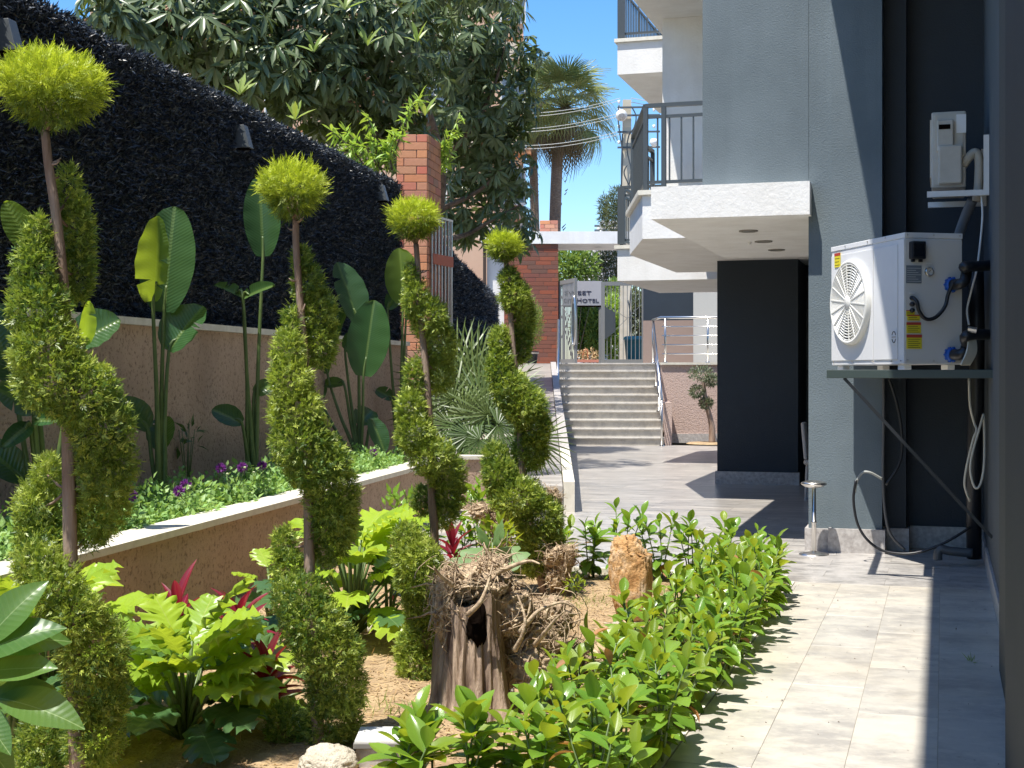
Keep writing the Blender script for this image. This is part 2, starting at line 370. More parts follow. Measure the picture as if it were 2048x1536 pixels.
for i in range(4):
    y = 2.4 - (.51 if i % 2 else 0) + random.uniform(-.05, .05)
    while y < 10.4:
        y1 = min(y + 1.02, 10.4)
        if y1 - y > .05: tile(cx[i], cx[i + 1], y, y1, M['tile'], pv)
        y += 1.02
y = 10.4; row = 0
while y < 15.0 - .01:
    y1 = y + .3286; x = -4.9 + (.45 if row % 2 else 0); xe = .335 if y < 12.7 else -1.1
    while x < xe - .05:
        x1 = min(x + .9, xe); x1 = xe if xe - x1 < .15 else x1
        tile(x, x1, y, y1, M['tile2'], pv); x = x1
    y = y1; row += 1
struct('plaza', MB().box(-10.5, 4, 15.0, 29.6, -.12, 0), M['plaza'])

# --- planting bed: uneven dry soil
def bed_mesh():
    X = np.linspace(-5.6, BED_X - .05, 110); Y = np.linspace(1.5, 10.3, 190); gx, gy = np.meshgrid(X, Y)
    z = np.array([mnoise.noise((a * 1.6, b * 1.6, 0)) * .035 + mnoise.noise((a * 9, b * 9, 3)) * .012 for a, b in zip(gx.ravel(), gy.ravel())]) + .015
    V = np.stack([gx.ravel(), gy.ravel(), z], 1); n, k = gx.shape
    a = (np.arange(n - 1)[:, None] * k + np.arange(k - 1)).ravel(); return npmesh('soil_bed', V, np.stack([a, a + 1, a + k + 1, a + k], 1), M['soil'], smooth=True)
tag(link('soil_bed', bed_mesh()), kind='structure')
kb = thing('bed_kerb', 'low pale stone kerb around the soil bed along the marble path', 'kerb', (BED_X, 6, 0))
y = 1.6
while y < 10.3:
    box('kerb_stone', M['capstone'], kb, BED_X - .03, BED_X - .002, y, min(y + .9, 10.38) - .004, -.05, .006); y += .9
x = BED_X - .05
while x > -4.4:
    box('kerb_stone', M['capstone'], kb, x - .896, x, 10.335, 10.38, -.05, .05); x -= .9

# --- street level beyond the steps
struct('terrace', MB().box(-12, 6, 32.3, 40.2, 1.2, 1.75), M['plaza'])
struct('street', MB().box(-160, 160, 40.2, 400, 1.0, 1.70), mat('street_paving', (.30, .22, .17), .9, c2=(.36, .27, .2), vs=2))

# ================================================================== LEFT GARDEN WALL, PLANTER, HEDGES
S0, S1 = 2.0, 18.6
gw = thing('garden_wall', 'pink roughcast wall with pale cap under the dark plastic hedge', 'wall', LW(9, 0))
def strip(mb, s0, s1, o0, o1, z0, z1): return mb.hexa([LW(s0, o0, z0), LW(s0, o1, z0), LW(s1, o1, z0), LW(s1, o0, z0)], [LW(s0, o0, z1), LW(s0, o1, z1), LW(s1, o1, z1), LW(s1, o0, z1)])
strip(MB(), S0, S1, -.3, 0, -.3, 1.86).build('wall_face', M['pink'], gw)
s = S0
while s < S1 - .1:
    strip(MB(), s, min(s + 1.2, S1) - .004, -.33, .035, 1.862, 1.915).build('cap_stone', M['capstone'], gw); s += 1.2
pl = thing('planter_wall', 'long low pink planter wall with cream stone top before the soil bed', 'wall', LW(9, 1.17))
PO = 1.17
strip(MB(), 1.5, 15.9, PO - .16, PO, -.3, .55).build('wall_face', M['pink'], pl)
s = 1.5
while s < 15.8:
    strip(MB(), s, min(s + .98, 15.93) - .004, PO - .24, PO + .03, .552, .592).build('cap_stone', M['capstone'], pl); s += .98
e0 = C(-.52, 15.72); e1 = C(.0, 15.9); e2 = C(.35, 27); e3 = C(-.9, 27)
def wallseg(mb, a, b, t, z0, z1):
    a, b = Vector(a), Vector(b); d = (b - a).normalized(); n = Vector((-d.y, d.x, 0)) * t
    return mb.prism([a, b, b + n, a + n], z0, z1)
wallseg(MB(), e0, e1, .16, -.2, .55).build('end_wall', M['pink'], pl)
wallseg(MB(), e0 + Vector((0, -.03, 0)), e1 + Vector((.02, -.03, 0)), .3, .553, .591).build('end_cap', M['capstone'], pl)
strip(MB(), 1.5, 15.8, .0, PO - .16, -.1, .50).build('planter_soil', mat('dark_soil', (.08, .055, .035), .95, c2=(.14, .1, .06), vs=8, bump=1, bs=40), pl)
MB().prism([C(-.5, 15.9), C(-.02, 15.95), C(.15, 22), C(-.85, 22)], -.1, .49).build('planter_soil', bpy.data.materials['dark_soil'], pl)

def hedge(name, label, a, b, z0, z1a, z1b, th, nblade, face_n, L0=.055, jag=.12):
    """upright panel of plastic needles from a to b on its visible face, tops and end"""
    a, b = Vector(a), Vector(b); d = (b - a); Ln = d.length; d.normalize(); n = Vector(face_n).normalized()
    t = thing(name, label, 'hedge', (a + b) / 2 + Vector((0, 0, z0)))
    lo = [a, b, b - n * th, a - n * th]
    MB().hexa([p + Vector((0, 0, z0)) for p in lo], [a + Vector((0, 0, z1a - .03)), b + Vector((0, 0, z1b - .03)), b - n * th + Vector((0, 0, z1b - .03)), a - n * th + Vector((0, 0, z1a - .03))]).build('backing', M['hedgeback'], t)
    u = rng.random(nblade) * Ln; top = z1a + (z1b - z1a) * u / Ln
    top += np.array([mnoise.noise((x * 1.3, 0, 0)) * jag for x in u])
    v = rng.random(nblade); z = z0 + v * (top - z0); off = rng.random(nblade) * .03
    k = rng.random(nblade) < .16; z[k] = top[k] - rng.random(k.sum()) * .05; off[k] = -rng.random(k.sum()) * th
    a_, d_, n_ = np.array(a), np.array(d), np.array(n)
    Pt = a_ + d_ * u[:, None] + n_ * off[:, None]; Pt[:, 2] = z
    D = nrm(n_ * .42 + rdir(nblade) * .85 + np.array([0, 0, .1])); D[k] = nrm(rdir(k.sum()) * .8 + np.array([0, 0, .45]))
    V, Fq = blades(Pt, D, rdir(nblade), L0 * (.6 + .8 * rng.random(nblade)), .011 * (.7 + .6 * rng.random(nblade)) * L0 / .055)
    tag(link('needles', npmesh('needles', V, Fq, M['hedge'], rng.random(nblade) ** 4), t), kind='stuff')
    return t
HN = np.array(LW(5, 1) - LW(5, 0))
hedge('plastic_hedge', 'tall dark navy artificial hedge standing on the pink wall, nearest the viewer', LW(7.0, -.1), LW(S1, -.1), 1.915, 3.93, 3.93, .22, 150000, HN, .052, .04)
MB().hexa([LW(1.5, -.3, 1.93), LW(1.5, -.1, 1.93), LW(7, -.1, 1.93), LW(7, -.3, 1.93)], [LW(1.5, -.3, 3.9), LW(1.5, -.1, 3.9), LW(7, -.1, 3.9), LW(7, -.3, 3.9)]).build('hedge_panel', M['hedgeback'], bpy.data.objects['plastic_hedge'])
h2a, h2b = C(-1.12, 20.3), C(-.36, 33.2)
dd = (h2b - h2a).normalized()
hedge('plastic_hedge', 'dark artificial hedge descending behind the brick pillar towards the gate', h2a, h2b, .3, 3.46, 3.27, .25, 60000, (dd.y, -dd.x, 0), .075, .04)

def wall_lamp(px, py, wpx, hpx, label):
    k = (px - 1024) / F; d = -4.78 / (k - LT[0] / LT[1]); d -= .14
    c = P(px, py, d); W = wpx * d / F; H = hpx * d / F
    t = thing('wall_lamp', label, 'wall lamp', c, 'wedge lamps on the dark hedge')
    n = Vector(HN).normalized(); s_ = Vector((-n.y, n.x, 0)); u = Vector((0, 0, 1)); w2 = .055
    lo = [c - s_ * w2 - n * .1 - u * H / 2, c - s_ * w2 + n * .09 - u * H / 2, c + s_ * w2 + n * .09 - u * H / 2, c + s_ * w2 - n * .1 - u * H / 2]
    hi = [c - s_ * w2 * .8 - n * .1 + u * H / 2, c - s_ * w2 * .9 + n * .035 + u * H / 2, c + s_ * w2 * .9 + n * .035 + u * H / 2, c + s_ * w2 * .8 - n * .1 + u * H / 2]
    MB().hexa(lo, hi).build('lamp_body', M['lampgrey'], t, bevel=.004)
    MB().obox(c - u * (H / 2 + .006) , s_ * w2 * .8, n * .07, u * .005).build('lens', M['hollow'], t)
M['lampgrey'] = mat('lamp_grey', (.085, .095, .10), .4)
wall_lamp(14, 72, 34, 64, 'dark wedge lamp on the hedge at the far left edge of the picture')
wall_lamp(484, 274, 24, 46, 'dark wedge lamp on the hedge between the two nearest topiary heads')
wall_lamp(762, 386, 16, 32, 'dark wedge lamp on the hedge just left of the brick pillar')

# ================================================================== BRICK PILLAR, SCREEN, GATE WALL
def bricks(parent, a, b, z0, z1, m, n, ch=.105, lens=(.40,), proud=.008, joint=.010, depth=.03, seq=None):
    a, b = Vector(a), Vector(b); d = (b - a); Ln = d.length; d.normalize(); n = Vector(n)
    z = z1 - ch; r = 0; cache = {}
    while z > z0 - ch + .01:
        x = 0.0; first = True
        bl = lens[0]
        start = (0, bl * .5, bl * .25, bl * .75)[r % 4] if seq is None else seq[r % len(seq)]
        while x < Ln - .01:
            l = (start if (first and start > 0) else bl); first = False
            x1 = min(x + l, Ln); x1 = Ln if Ln - x1 < .05 else x1
            key = round(x1 - x, 3)
            if key not in cache:
                hw, hh, g = (x1 - x) / 2 - joint / 2, ch / 2 - joint / 2, .004
                mb = MB(); 
                r0 = [(-hw, -depth, -hh), (hw, -depth, -hh), (hw, -depth, hh), (-hw, -depth, hh)]
                r1 = [(x_, proud - g, z_) for x_, _, z_ in r0]; r2 = [(x_ * (1 - g / hw), proud, z_ * (1 - g / hh)) for x_, _, z_ in r0]
                mb.v = r0 + r1 + r2
                for q in (0, 4):
                    for i in range(4): mb.f.append((q + i, q + 4 + i, q + 4 + (i + 1) % 4, q + (i + 1) % 4))
                mb.f.append((11, 10, 9, 8)); cache[key] = mb.mesh('brick', m)
            o = bpy.data.objects.new('brick', cache[key]); COL.objects.link(o); o.parent = parent
            Mx = Matrix((d, n, Vector((0, 0, 1)))).transposed().to_4x4()
            Mx.translation = a + d * ((x + x1) / 2) + Vector((0, 0, z + ch / 2)) + n * random.uniform(-.002, .002) - wl(parent); o.matrix_basis = Mx
            x = x1
        z -= ch; r += 1
d0 = 18.95
pA, pB = P(793, 748, d0), P(855, 748, d0); pA.z = pB.z = 0
bd = Vector((LT[0] * RT[0] + LT[1] * FW[0], LT[0] * RT[1] + LT[1] * FW[1], 0)).normalized()
pC = pB + bd * .75; pD = pA + bd * .75
bp = thing('brick_pillar', 'tall free standing red brick pillar at the end of the dark hedge', 'pillar', pA)
ctr = (pA + pC) / 2
sh = lambda p, k: ctr + (p - ctr) * k
MB().prism([sh(p, .97) for p in (pA, pB, pC, pD)], 0, 4.69).build('core', M['mortar'], bp)
fn = Vector((FW[0], FW[1], 0)) * -1
fd = (pB - pA).normalized(); fnn = Vector((fd.y, -fd.x, 0))
bricks(bp, pA, pB, 1.35, 4.70, M['brick'], fnn, lens=(.27,), ch=.107, seq=(.27, .10), depth=.02)
sn = Vector((bd.y, -bd.x, 0))
bricks(bp, pB, pC, 1.35, 4.70, M['brick'], sn, lens=(.27,), ch=.107, seq=(.17, .05), depth=.02)
sc = thing('metal_screen', 'narrow metal bar screen fixed to the right side of the brick pillar', 'screen', pC)
qa = pB + sn * .03 + bd * .12
for i in range(7):
    p = qa + bd * (i * .11) + sn * .02 * i; MB().tube([p + Vector((0, 0, 1.6)), p + Vector((0, 0, 3.62))], .016, 6).build('bar', M['steel'], sc)
MB().bar(qa + Vector((0, 0, 3.05)), qa + bd * .68 + sn * .12 + Vector((0, 0, 3.05)), .05, .14).build('crossbar', M['brick'], sc)
MB().bar(qa + Vector((0, 0, 3.62)), qa + bd * .68 + sn * .12 + Vector((0, 0, 3.62)), .04, .03).build('top_rail', M['steel'], sc)

DG = 36.0
def gx(px, z=0): v = P(px, 748, DG); v.z = z; return v
gwall = thing('gate_wall', 'dark red brick gate wall right of the hedge end, topped by a brick stack', 'wall', gx(1068, 1.75))
wa, wb = gx(1008), gx(1117); wn = (wb - wa).normalized(); wnn = Vector((wn.y, -wn.x, 0)); back = -wnn * 1.7
MB().prism([wa + wn * .02, wb - wn * .02, wb + back, wa + back], 1.7, 4.79).build('core', M['mortard'], gwall)
bricks(gwall, wa, wb, 1.78, 4.79, M['brickdark'], wnn, ch=.106, lens=(.40,), seq=(.4, .2, .3, .1), depth=.015)
ka, kc = gx(1080), gx(1117); kup = -wnn * .5
MB().prism([ka + wn * .02 - wnn * .32, kc - wn * .02 - wnn * .32, kc + kup, ka + kup], 5.12, 5.42).build('stack_core', M['mortar'], gwall)
bricks(gwall, ka - wnn * .3, kc - wnn * .3, 5.12, 5.43, M['brick'], wnn, ch=.102, lens=(.27,), seq=(.27, .12), depth=.015)
cn = thing('gate_canopy', 'long white flat canopy over the entrance gate', 'canopy', gx(1180, 4.8))
ca, cb = gx(962), gx(1262); 
MB().prism([ca + wnn * .06, cb + wnn * .06, cb - wnn * 1.9, ca - wnn * 1.9], 4.80, 5.11).build('slab', M['white'], cn)
MB().prism([gx(1008) - wnn * .2, gx(974) - wnn * .2, gx(974) - wnn * .7, gx(1003) - wnn * .7], 1.7, 4.797).build('column', M['whitepost'] if 'whitepost' in M else M['white'], cn)
for px in (1098, 1202):
    MB().lathe([(0, -.004), (.09, -.004), (.1, 0)], gx(px, 4.797) - wnn * .9, 16, (0, 0, 1)).build('downlight', M['steel'], cn)
MB().prism([gx(966) - wnn * .02, gx(972) - wnn * .02, gx(972) - wnn * .3, gx(966) - wnn * .3], 1.7, 4.795).build('post', mat('brown_post', (.05, .03, .02), .7), cn)

# gate leaves
def gate_leaf(name, label, a, b, z0, z1, nb, handle):
    a, b = Vector(a), Vector(b); u = Vector((0, 0, 1)); d = (b - a).normalized(); nn = Vector((d.y, -d.x, 0)); W = (b - a).length
    t = thing(name, label, 'gate', (a + b) / 2 + u * z0, 'metal leaves of the entrance gate')
    for p in (a, b): MB().bar(p + u * z0, p + u * z1, .09, .06, nn).build('stile', M['gategrey'], t)
    for z in (z0 + .05, z1 - .05): MB().bar(a + u * z + d * .045, b + u * z - d * .045, .05, .1).build('rail', M['gategrey'], t)
    for i in range(nb):
        p = a + d * (W * (i + 1) / (nb + 1)); MB().bar(p + u * (z0 + .1), p + u * (z1 - .1), .018, .018, nn).build('bar', M['gategrey'], t)
    for (p0, p1) in (((.08, .3), (.95, .72)), ((.06, .72), (.6, .55))):
        MB().bar(a + d * W * p0[0] + u * (z0 + (z1 - z0) * p0[1]), a + d * W * p1[0] + u * (z0 + (z1 - z0) * p1[1]), .012, .02, nn).build('slanted_bar', M['gategrey'], t)
    zc = (z0 + z1) / 2
    if handle == 'bow':
        for sgn in (-1, 1):
            pts = [b + u * (zc + .62 * math.cos(q)) + d * (sgn * .14 * math.sin(q)) + nn * .05 for q in np.linspace(.15, math.pi - .15, 14)]
            MB().tube(pts, .022, 8).build('handle', M['steel'], t, True)
        MB().obox(b + u * (zc) - d * .06 + nn * .03, d * .05, nn * .01, u * .42).build('lock_plate', M['rail'], t)
    else:
        MB().hexa([a + d * .05 + u * (zc - .42) - nn * .015, a + d * .30 + u * (zc - .24) - nn * .015, a + d * .30 + u * (zc + .26) - nn * .015, a + d * .05 + u * (zc + .40) - nn * .015],
                  [a + d * .05 + u * (zc - .42) + nn * .03, a + d * .30 + u * (zc - .24) + nn * .03, a + d * .30 + u * (zc + .26) + nn * .03, a + d * .05 + u * (zc + .40) + nn * .03]).build('lock_plate', M['rail'], t)
    return t
ga = P(1120, 748, 36.1); gb = P(1151, 748, 34.9); ga.z = gb.z = 0
gate_leaf('gate_leaf', 'open grey barred gate leaf with curved handle beside the brick wall', ga, gb, 1.77, 3.86, 11, 'bow')
gc = P(1206, 748, 36.0); ge = P(1287, 748, 36.0); gc.z = ge.z = 0
gate_leaf('gate_leaf', 'grey barred gate leaf with dark lock plate under the white balcony', gc, ge, 1.77, 3.84, 9, 'plate')
# ================================================================== HOTEL BUILDING
hb = thing('hotel_building', 'grey and white stucco hotel block with saw-toothed balconies on the right', 'building', (-1, 14, 0))
def pr(name, m, poly, z0, z1, parent=None): return MB().prism(poly, z0, z1).build(name, m, parent or hb)
Z9 = 9.3
# piers by the heat pump, from left to right
pr('wall', M['grey'], [(-1.095, 12.296), (-.897, 12.296), (-.897, 12.9), (-1.095, 12.9)], .16, Z9)
pr('wall', M['grey'], [(-.90, 12.24), (-.487, 12.24), (-.487, 13.2), (-.90, 13.2)], .162, Z9)
pr('wall', M['navy'], [(-.4868, 12.5), (-.30, 12.5), (-.30, 13.2), (-.4868, 13.2)], .16, Z9)
pr('wall', M['navy'], [(-.2998, 12.75), (.33, 12.75), (.33, 13.3), (-.2998, 13.3)], .16, Z9)
pr('wall', M['grey'], [(-1.094, 12.901), (-.5, 12.901), (-.5, 24), (-1.094, 24)], 0, Z9)
pr('plinth', M['plinth'], [(-1.125, 12.27), (-.928, 12.27), (-.928, 12.6), (-1.125, 12.6)], 0, .19)
pr('plinth', M['plinth'], [(-.925, 12.205), (-.462, 12.205), (-.462, 12.8), (-.925, 12.8)], 0, .20)
pr('plinth', M['plinth'], [(-.461, 12.47), (-.275, 12.47), (-.275, 12.9), (-.461, 12.9)], 0, .19)
pr('plinth', M['plinth'], [(-.274, 12.72), (.33, 12.72), (.33, 12.76), (-.274, 12.76)], 0, .19)
# right hand wall along the path, and the near pier at the picture edge
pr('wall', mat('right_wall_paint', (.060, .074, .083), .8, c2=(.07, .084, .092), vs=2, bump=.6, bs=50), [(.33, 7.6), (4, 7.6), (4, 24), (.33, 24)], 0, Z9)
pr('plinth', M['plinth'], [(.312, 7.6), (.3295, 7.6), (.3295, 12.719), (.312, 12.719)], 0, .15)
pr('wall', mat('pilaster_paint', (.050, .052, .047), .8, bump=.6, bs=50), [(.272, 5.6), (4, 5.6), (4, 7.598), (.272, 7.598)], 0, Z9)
pr('wall', M['near_shade'], [(.222, -4), (4, -4), (4, 5.598), (.222, 5.598)], 0, Z9)
# storey above the path (out of the frame) whose edge draws the long straight shadow
pr('overhang', M['white'], [(-1.14, -5), (6, -5), (6, 12.2), (-1.14, 12.2)], 6.0, 9.3)
# first tooth
pr('balcony_slab', M['white'], [(-2.42, 12.12), (-1.07, 12.12), (-1.07, 12.293), (-1.097, 12.293), (-1.097, 16.5), (-2.42, 16.5)], 2.84, 3.12)
pr('wall', M['grey'], [(-2.0, 12.292), (-1.0955, 12.292), (-1.0955, 19.4), (-2.0, 19.4)], 3.122, Z9)
for px, py in ((1497, 461), (1527, 482), (1553, 499)):
    d = (2.84 - EYE) * F / (HY - py); c = P(px, py, d); c.z = 2.839
    f = MB().lathe([(0, -.004), (.068, -.004), (.068, -.012), (.088, -.012), (.09, 0)], c, 24).build('downlight', mat('lamp_ring', (.30, .28, .25), .4) if 'lamp_ring' not in bpy.data.materials else bpy.data.materials['lamp_ring'], hb)
    MB().lathe([(0, -.006), (.062, -.006)], c, 20).build('lens', M['steel'], f)
c = P(1499, 484, (2.84 - EYE) * F / (HY - 484)); MB().lathe([(0, -.03), (.015, -.026), (.022, 0)], Vector((c.x, c.y, 2.84)), 12).build('sensor', M['white'], hb)
# second tooth with chamfered corner, twice (two storeys); third tooth likewise
T2 = [(-1.098, 16.03), (-3.30, 16.03), (-3.90, 18.12), (-3.90, 21.5), (-1.098, 21.5)]
T3 = [(-3.0, 22.70), (-5.09, 22.70), (-5.09, 26.3), (-3.0, 26.3)]
def inset(poly, k):
    c = Vector((-2.2, 20, 0)); return poly
def grow(poly, g):
    out = []
    for x, y in poly: out.append((x - g if x < -2.5 else x, y - g if y < 20 or y == 22.70 else y))
    return out
for z in (3.05, 6.42):
    pr('balcony_slab', M['white'], [(x if x < -1.2 else -1.1, y) for x, y in T2], z, z + .50)
    pr('balcony_cap', M['capstone'], grow(T2, .045), z + .502, z + .555)
    pr('balcony_slab', M['white'], T3, z - .03, z + .49)
    pr('balcony_cap', M['capstone'], grow(T3, .045), z + .492, z + .55)
# main wall behind the balconies
pr('wall', M['navy'], [(-2.96, 19.43), (-1.87, 19.43), (-1.87, 19.7), (-2.96, 19.7)], .17, 3.049)
pr('plinth', M['plinth'], [(-2.985, 19.4), (-1.85, 19.4), (-1.85, 19.5), (-2.985, 19.5)], 0, .169)
pr('wall', M['navy'], [(-2.96, 19.701), (-2.7, 19.701), (-2.7, 28), (-2.96, 28)], 0, 3.049)
pr('wall', M['navy'], [(-1.87, 20.6), (-1.096, 20.6), (-1.096, 20.8), (-1.87, 20.8)], 0, 3.049)
pr('door', mat('dark_door', (.012, .014, .016), .35), [(-1.80, 20.55), (-1.12, 20.55), (-1.12, 20.59), (-1.80, 20.59)], 0, 2.35)
MB().box(-1.86, -1.79, 20.5, 20.595, 0, 2.42).box(-1.789, -1.1, 20.5, 20.595, 2.352, 2.42).build('door_frame', M['rail'], hb)
pr('wall', M['white'], [(-3.72, 19.43), (-2.001, 19.43), (-2.001, 19.8), (-3.72, 19.8)], 3.606, 6.419)
pr('wall', M['white'], [(-3.72, 19.801), (-3.4, 19.801), (-3.4, 27), (-3.72, 27)], 3.606, 6.38)
pr('wall', M['white'], [(-3.72, 19.43), (-2.001, 19.43), (-2.001, 27), (-3.72, 27)], 6.98, Z9)
pr('balcony_floor', M['plinth'], [(-3.4, 19.81), (-1.1, 19.81), (-1.1, 27), (-3.4, 27)], 3.5, 3.55)
# rear lower wall seen below the third tooth
pr('wall', M['navy'], [(-6.98, 34.0), (-3.0, 34.0), (-3.0, 34.4), (-6.98, 34.4)], 2.80, 3.9)
pr('wall', mat('brown_dado', (.26, .19, .155), .9, bump=.5, bs=20), [(-6.98, 33.97), (-3.0, 33.97), (-3.0, 34.4), (-6.98, 34.4)], 1.75, 2.798)
pr('column', M['column'] if 'column' in M else mat('grey_column', (.40, .39, .36), .8, bump=.3, bs=20), [(-5.62, 33.2), (-4.6, 33.2), (-4.6, 33.7), (-5.62, 33.7)], 1.75, 3.9)

pr('wall', M['navy'], [(-2.69, 19.702), (-1.871, 19.702), (-1.871, 20.8), (-2.69, 20.8)], 0, 3.048)
# railings: one part each, bars as sub-parts
bal_cache = {}
def railing(path, z0, h, step=.13, name='balcony_railing', posts=(), closed_h=None):
    r = bpy.data.objects.new(name, None); COL.objects.link(r); r.parent = hb; r.location = Vector((path[0][0], path[0][1], z0)) - hb.location
    u = Vector((0, 0, 1))
    for (a, b) in zip(path[:-1], path[1:]):
        a, b = Vector((*a, 0)), Vector((*b, 0)); d = (b - a).normalized(); L = (b - a).length
        for zz, wd, hh in ((z0 + h, .055, .045), (z0 + h - .13, .03, .035), (z0 + .09, .03, .035)):
            MB().bar(a + u * zz, b + u * zz, wd, hh).build('rail', M['rail'], r)
        n = max(1, int(L / step))
        for i in range(1, n):
            p = a + d * (L * i / n); k = round(h, 3)
            if k not in bal_cache: bal_cache[k] = MB().box(-.009, .009, -.009, .009, .105, h - .145).mesh('baluster', M['rail'])
            o = link('baluster', bal_cache[k], r, False); o.location = p + u * z0 - wl(r); o.rotation_euler = (0, 0, math.atan2(d.y, d.x))
    for p in list(path) + list(posts):
        MB().box(p[0] - .026, p[0] + .026, p[1] - .026, p[1] + .026, z0, z0 + h - .02).build('post', M['rail'], r)
    return r
for z in (3.61, 6.98):
    railing([(-2.03, 16.07), (-3.27, 16.07), (-3.85, 18.1), (-3.85, 19.40)], z, .97, posts=((-3.06, 16.07),))
    railing([(-3.75, 22.75), (-5.03, 22.75), (-5.03, 26.2)], z - .01, .95)
MB().box(-5.09, -4.97, 22.70, 22.80, 3.62, 4.545).build('corner_post', M['rail'], hb)
MB().box(-5.09, -4.97, 22.70, 22.80, 6.99, 7.915).build('corner_post', M['rail'], hb)

# ================================================================== STEPS, RAMP, RETAINING WALL, HANDRAILS
A2 = (.0385, .99926)
def SF(u, v, z=0.0): return C(.925 + u * A2[1] + v * A2[0], 29.75 - u * A2[0] + v * A2[1], z)     # u right of the left edge, v into the flight
def sbox(mb, u0, u1, v0, v1, z0, z1): return mb.prism([SF(u0, v0), SF(u1, v0), SF(u1, v1), SF(u0, v1)], z0, z1)
st = thing('steps', 'ten marble steps rising to the entrance gate between steel handrails', 'steps', SF(1.1, 0))
NS = 10; SW = 2.26
for i in range(NS):
    v0 = i * .30; z = (i + 1) * .175; last = i == NS - 1
    sbox(MB(), .01, SW - .01, v0 + .025, 3.2 if last else v0 + .45, z - .174, z - .034).build('riser', M['step'], st)
    sbox(MB(), 0, SW, v0 - .012, 3.22 if last else v0 + .322, z - .033, z).build('tread', M['step'], st, bevel=.006)
rt = thing('retaining_wall', 'pink roughcast retaining wall under the steel railing right of the steps', 'wall', SF(3, 1.2))
sbox(MB(), SW + .02, 5.2, 1.3, 1.6, .2, 1.70).build('wall_face', M['pinkfar'], rt)
sbox(MB(), SW + .02, 5.2, 1.27, 1.33, 0, .199).build('baseboard', M['plinth'], rt)
sbox(MB(), SW + .005, 5.2, 1.25, 3.2, 1.702, 1.752).build('cap_stone', M['capstone'], rt)
sbox(MB(), SW + .02, SW + .18, .3, 1.298, -.05, .9).build('side_block', M['pinkfar'], rt)
rp = [C(.55, 15.4), SF(-.16, 3.1), C(-.33, 33.0), C(-.05, 15.9)]
def rz(p): d = p.x * FW[0] + p.y * FW[1]; return max(.28, .28 + (d - 15.6) * .0845)
tag(MB().hexa([Vector((p.x, p.y, -.1)) for p in rp], [Vector((p.x, p.y, rz(p))) for p in rp]).build('ramp', M['plaza']), kind='structure')
rw = thing('ramp_kerb', 'white marble edge wall rising along the ramp left of the steps', 'kerb', rp[0])
a, b = C(.56, 15.4), SF(-.15, 3.0)
for i in range(12):
    p, q = a.lerp(b, i / 12), a.lerp(b, (i + .995) / 12); n_ = RT[0] * .12, RT[1] * .12; n_ = Vector((n_[0], n_[1], 0))
    MB().hexa([Vector((v.x, v.y, -.1)) for v in (p, q, q + n_, p + n_)], [Vector((v.x, v.y, rz(v) + .05)) for v in (p, q, q + n_, p + n_)]).build('kerb_slab', M['capstone'] if i < 2 else M['plinth'], rw)
def handrail(label, pts, posts, name='handrail', mids=0, r=.03):
    t = thing(name, label, 'handrail', Vector(posts[0][0]), 'steel handrails by the steps')
    MB().tube(pts, r, 10).build('top_rail', M['steel'], t, True)
    for a, b in posts:
        MB().tube([a, b], .022, 8).build('post', M['steel'], t, True); MB().lathe([(0, .02), (.05, .018), (.055, 0)], a, 12).build('base_plate', M['steel'], t)
    return t
def onst(v): return 0 if v < 0 else min(1.75, (int(v / .30) + 1) * .175)
for u_, lab in ((SW - .06, 'steel handrail on the right side of the marble steps'), (.03, 'steel handrail between the ramp and the marble steps')):
    z0_, z1_ = .95, 2.74; vs_ = [-.06, .9, 1.8, 2.95]; zr = lambda v: z0_ + (v + .06) * (z1_ - z0_) / 3.01
    tp = [SF(u_, -.06, z0_), SF(u_, 2.95, z1_)]
    h = handrail(lab, tp, [(SF(u_, v, onst(v)), SF(u_, v, zr(v))) for v in vs_])
    for k in (.28, .52): MB().tube([tp[0] - Vector((0, 0, k)), tp[1] - Vector((0, 0, k))], .011, 6).build('mid_rail', M['steel'], h, True)
h = handrail('steel railing with four thin rails along the top of the pink retaining wall', [SF(SW - .06, 2.95, 2.74), SF(SW + .02, 1.5, 2.74), SF(5.2, 1.5, 2.74)], [(SF(u_, 1.5, 1.752), SF(u_, 1.5, 2.73)) for u_ in (SW + .12, SW + 1.05, SW + 2.4)], 'terrace_railing')
for k in (.2, .4, .6, .8): MB().tube([SF(SW + .05, 1.49, 2.74 - k), SF(5.2, 1.49, 2.74 - k)], .013, 6).build('mid_rail', M['steel'], h, True)

# ================================================================== HEAT PUMP ON ITS SHELF
near = C(2.885, 10.43); fdir = Vector((-.203 * RT[0] + .979 * FW[0], -.203 * RT[1] + .979 * FW[1], 0)).normalized()   # along the fan face, away
sdir = Vector((fdir.y, -fdir.x, 0)); LF, WS, HP = 1.27, .46, .975; zb = 1.568
U = Vector((0, 0, 1)); fo = -sdir                   # fan face looks to fo; near side face looks to -fdir
hp = thing('heat_pump', 'white pool heat pump with round fan grille and warning stickers on the wall shelf', 'heat pump', near + U * zb)
M['pump'] = mat('pump_white', (.70, .70, .70), .38, c2=(.74, .74, .73), vs=4)
M['pumpside'] = mat('pump_side', (.62, .61, .58), .42)
nearz = near + U * zb
c0 = nearz + fdir * LF / 2 + sdir * WS / 2 + U * HP / 2
MB().obox(c0 + U * -.02, fdir * LF / 2 * .998, sdir * WS / 2 * .995, U * (HP / 2 - .022)).build('cabinet', M['pump'], hp, bevel=.006)
MB().obox(c0 + U * (HP / 2 - .022), fdir * (LF / 2 + .004), sdir * (WS / 2 + .004), U * .02).build('lid', M['pump'], hp, bevel=.004)
def fp(u, v, out=0.0): return nearz + fdir * u + U * v + fo * out          # on the fan face
def sp(u, v, out=0.0): return nearz + sdir * u + U * v - fdir * out        # on the near side face
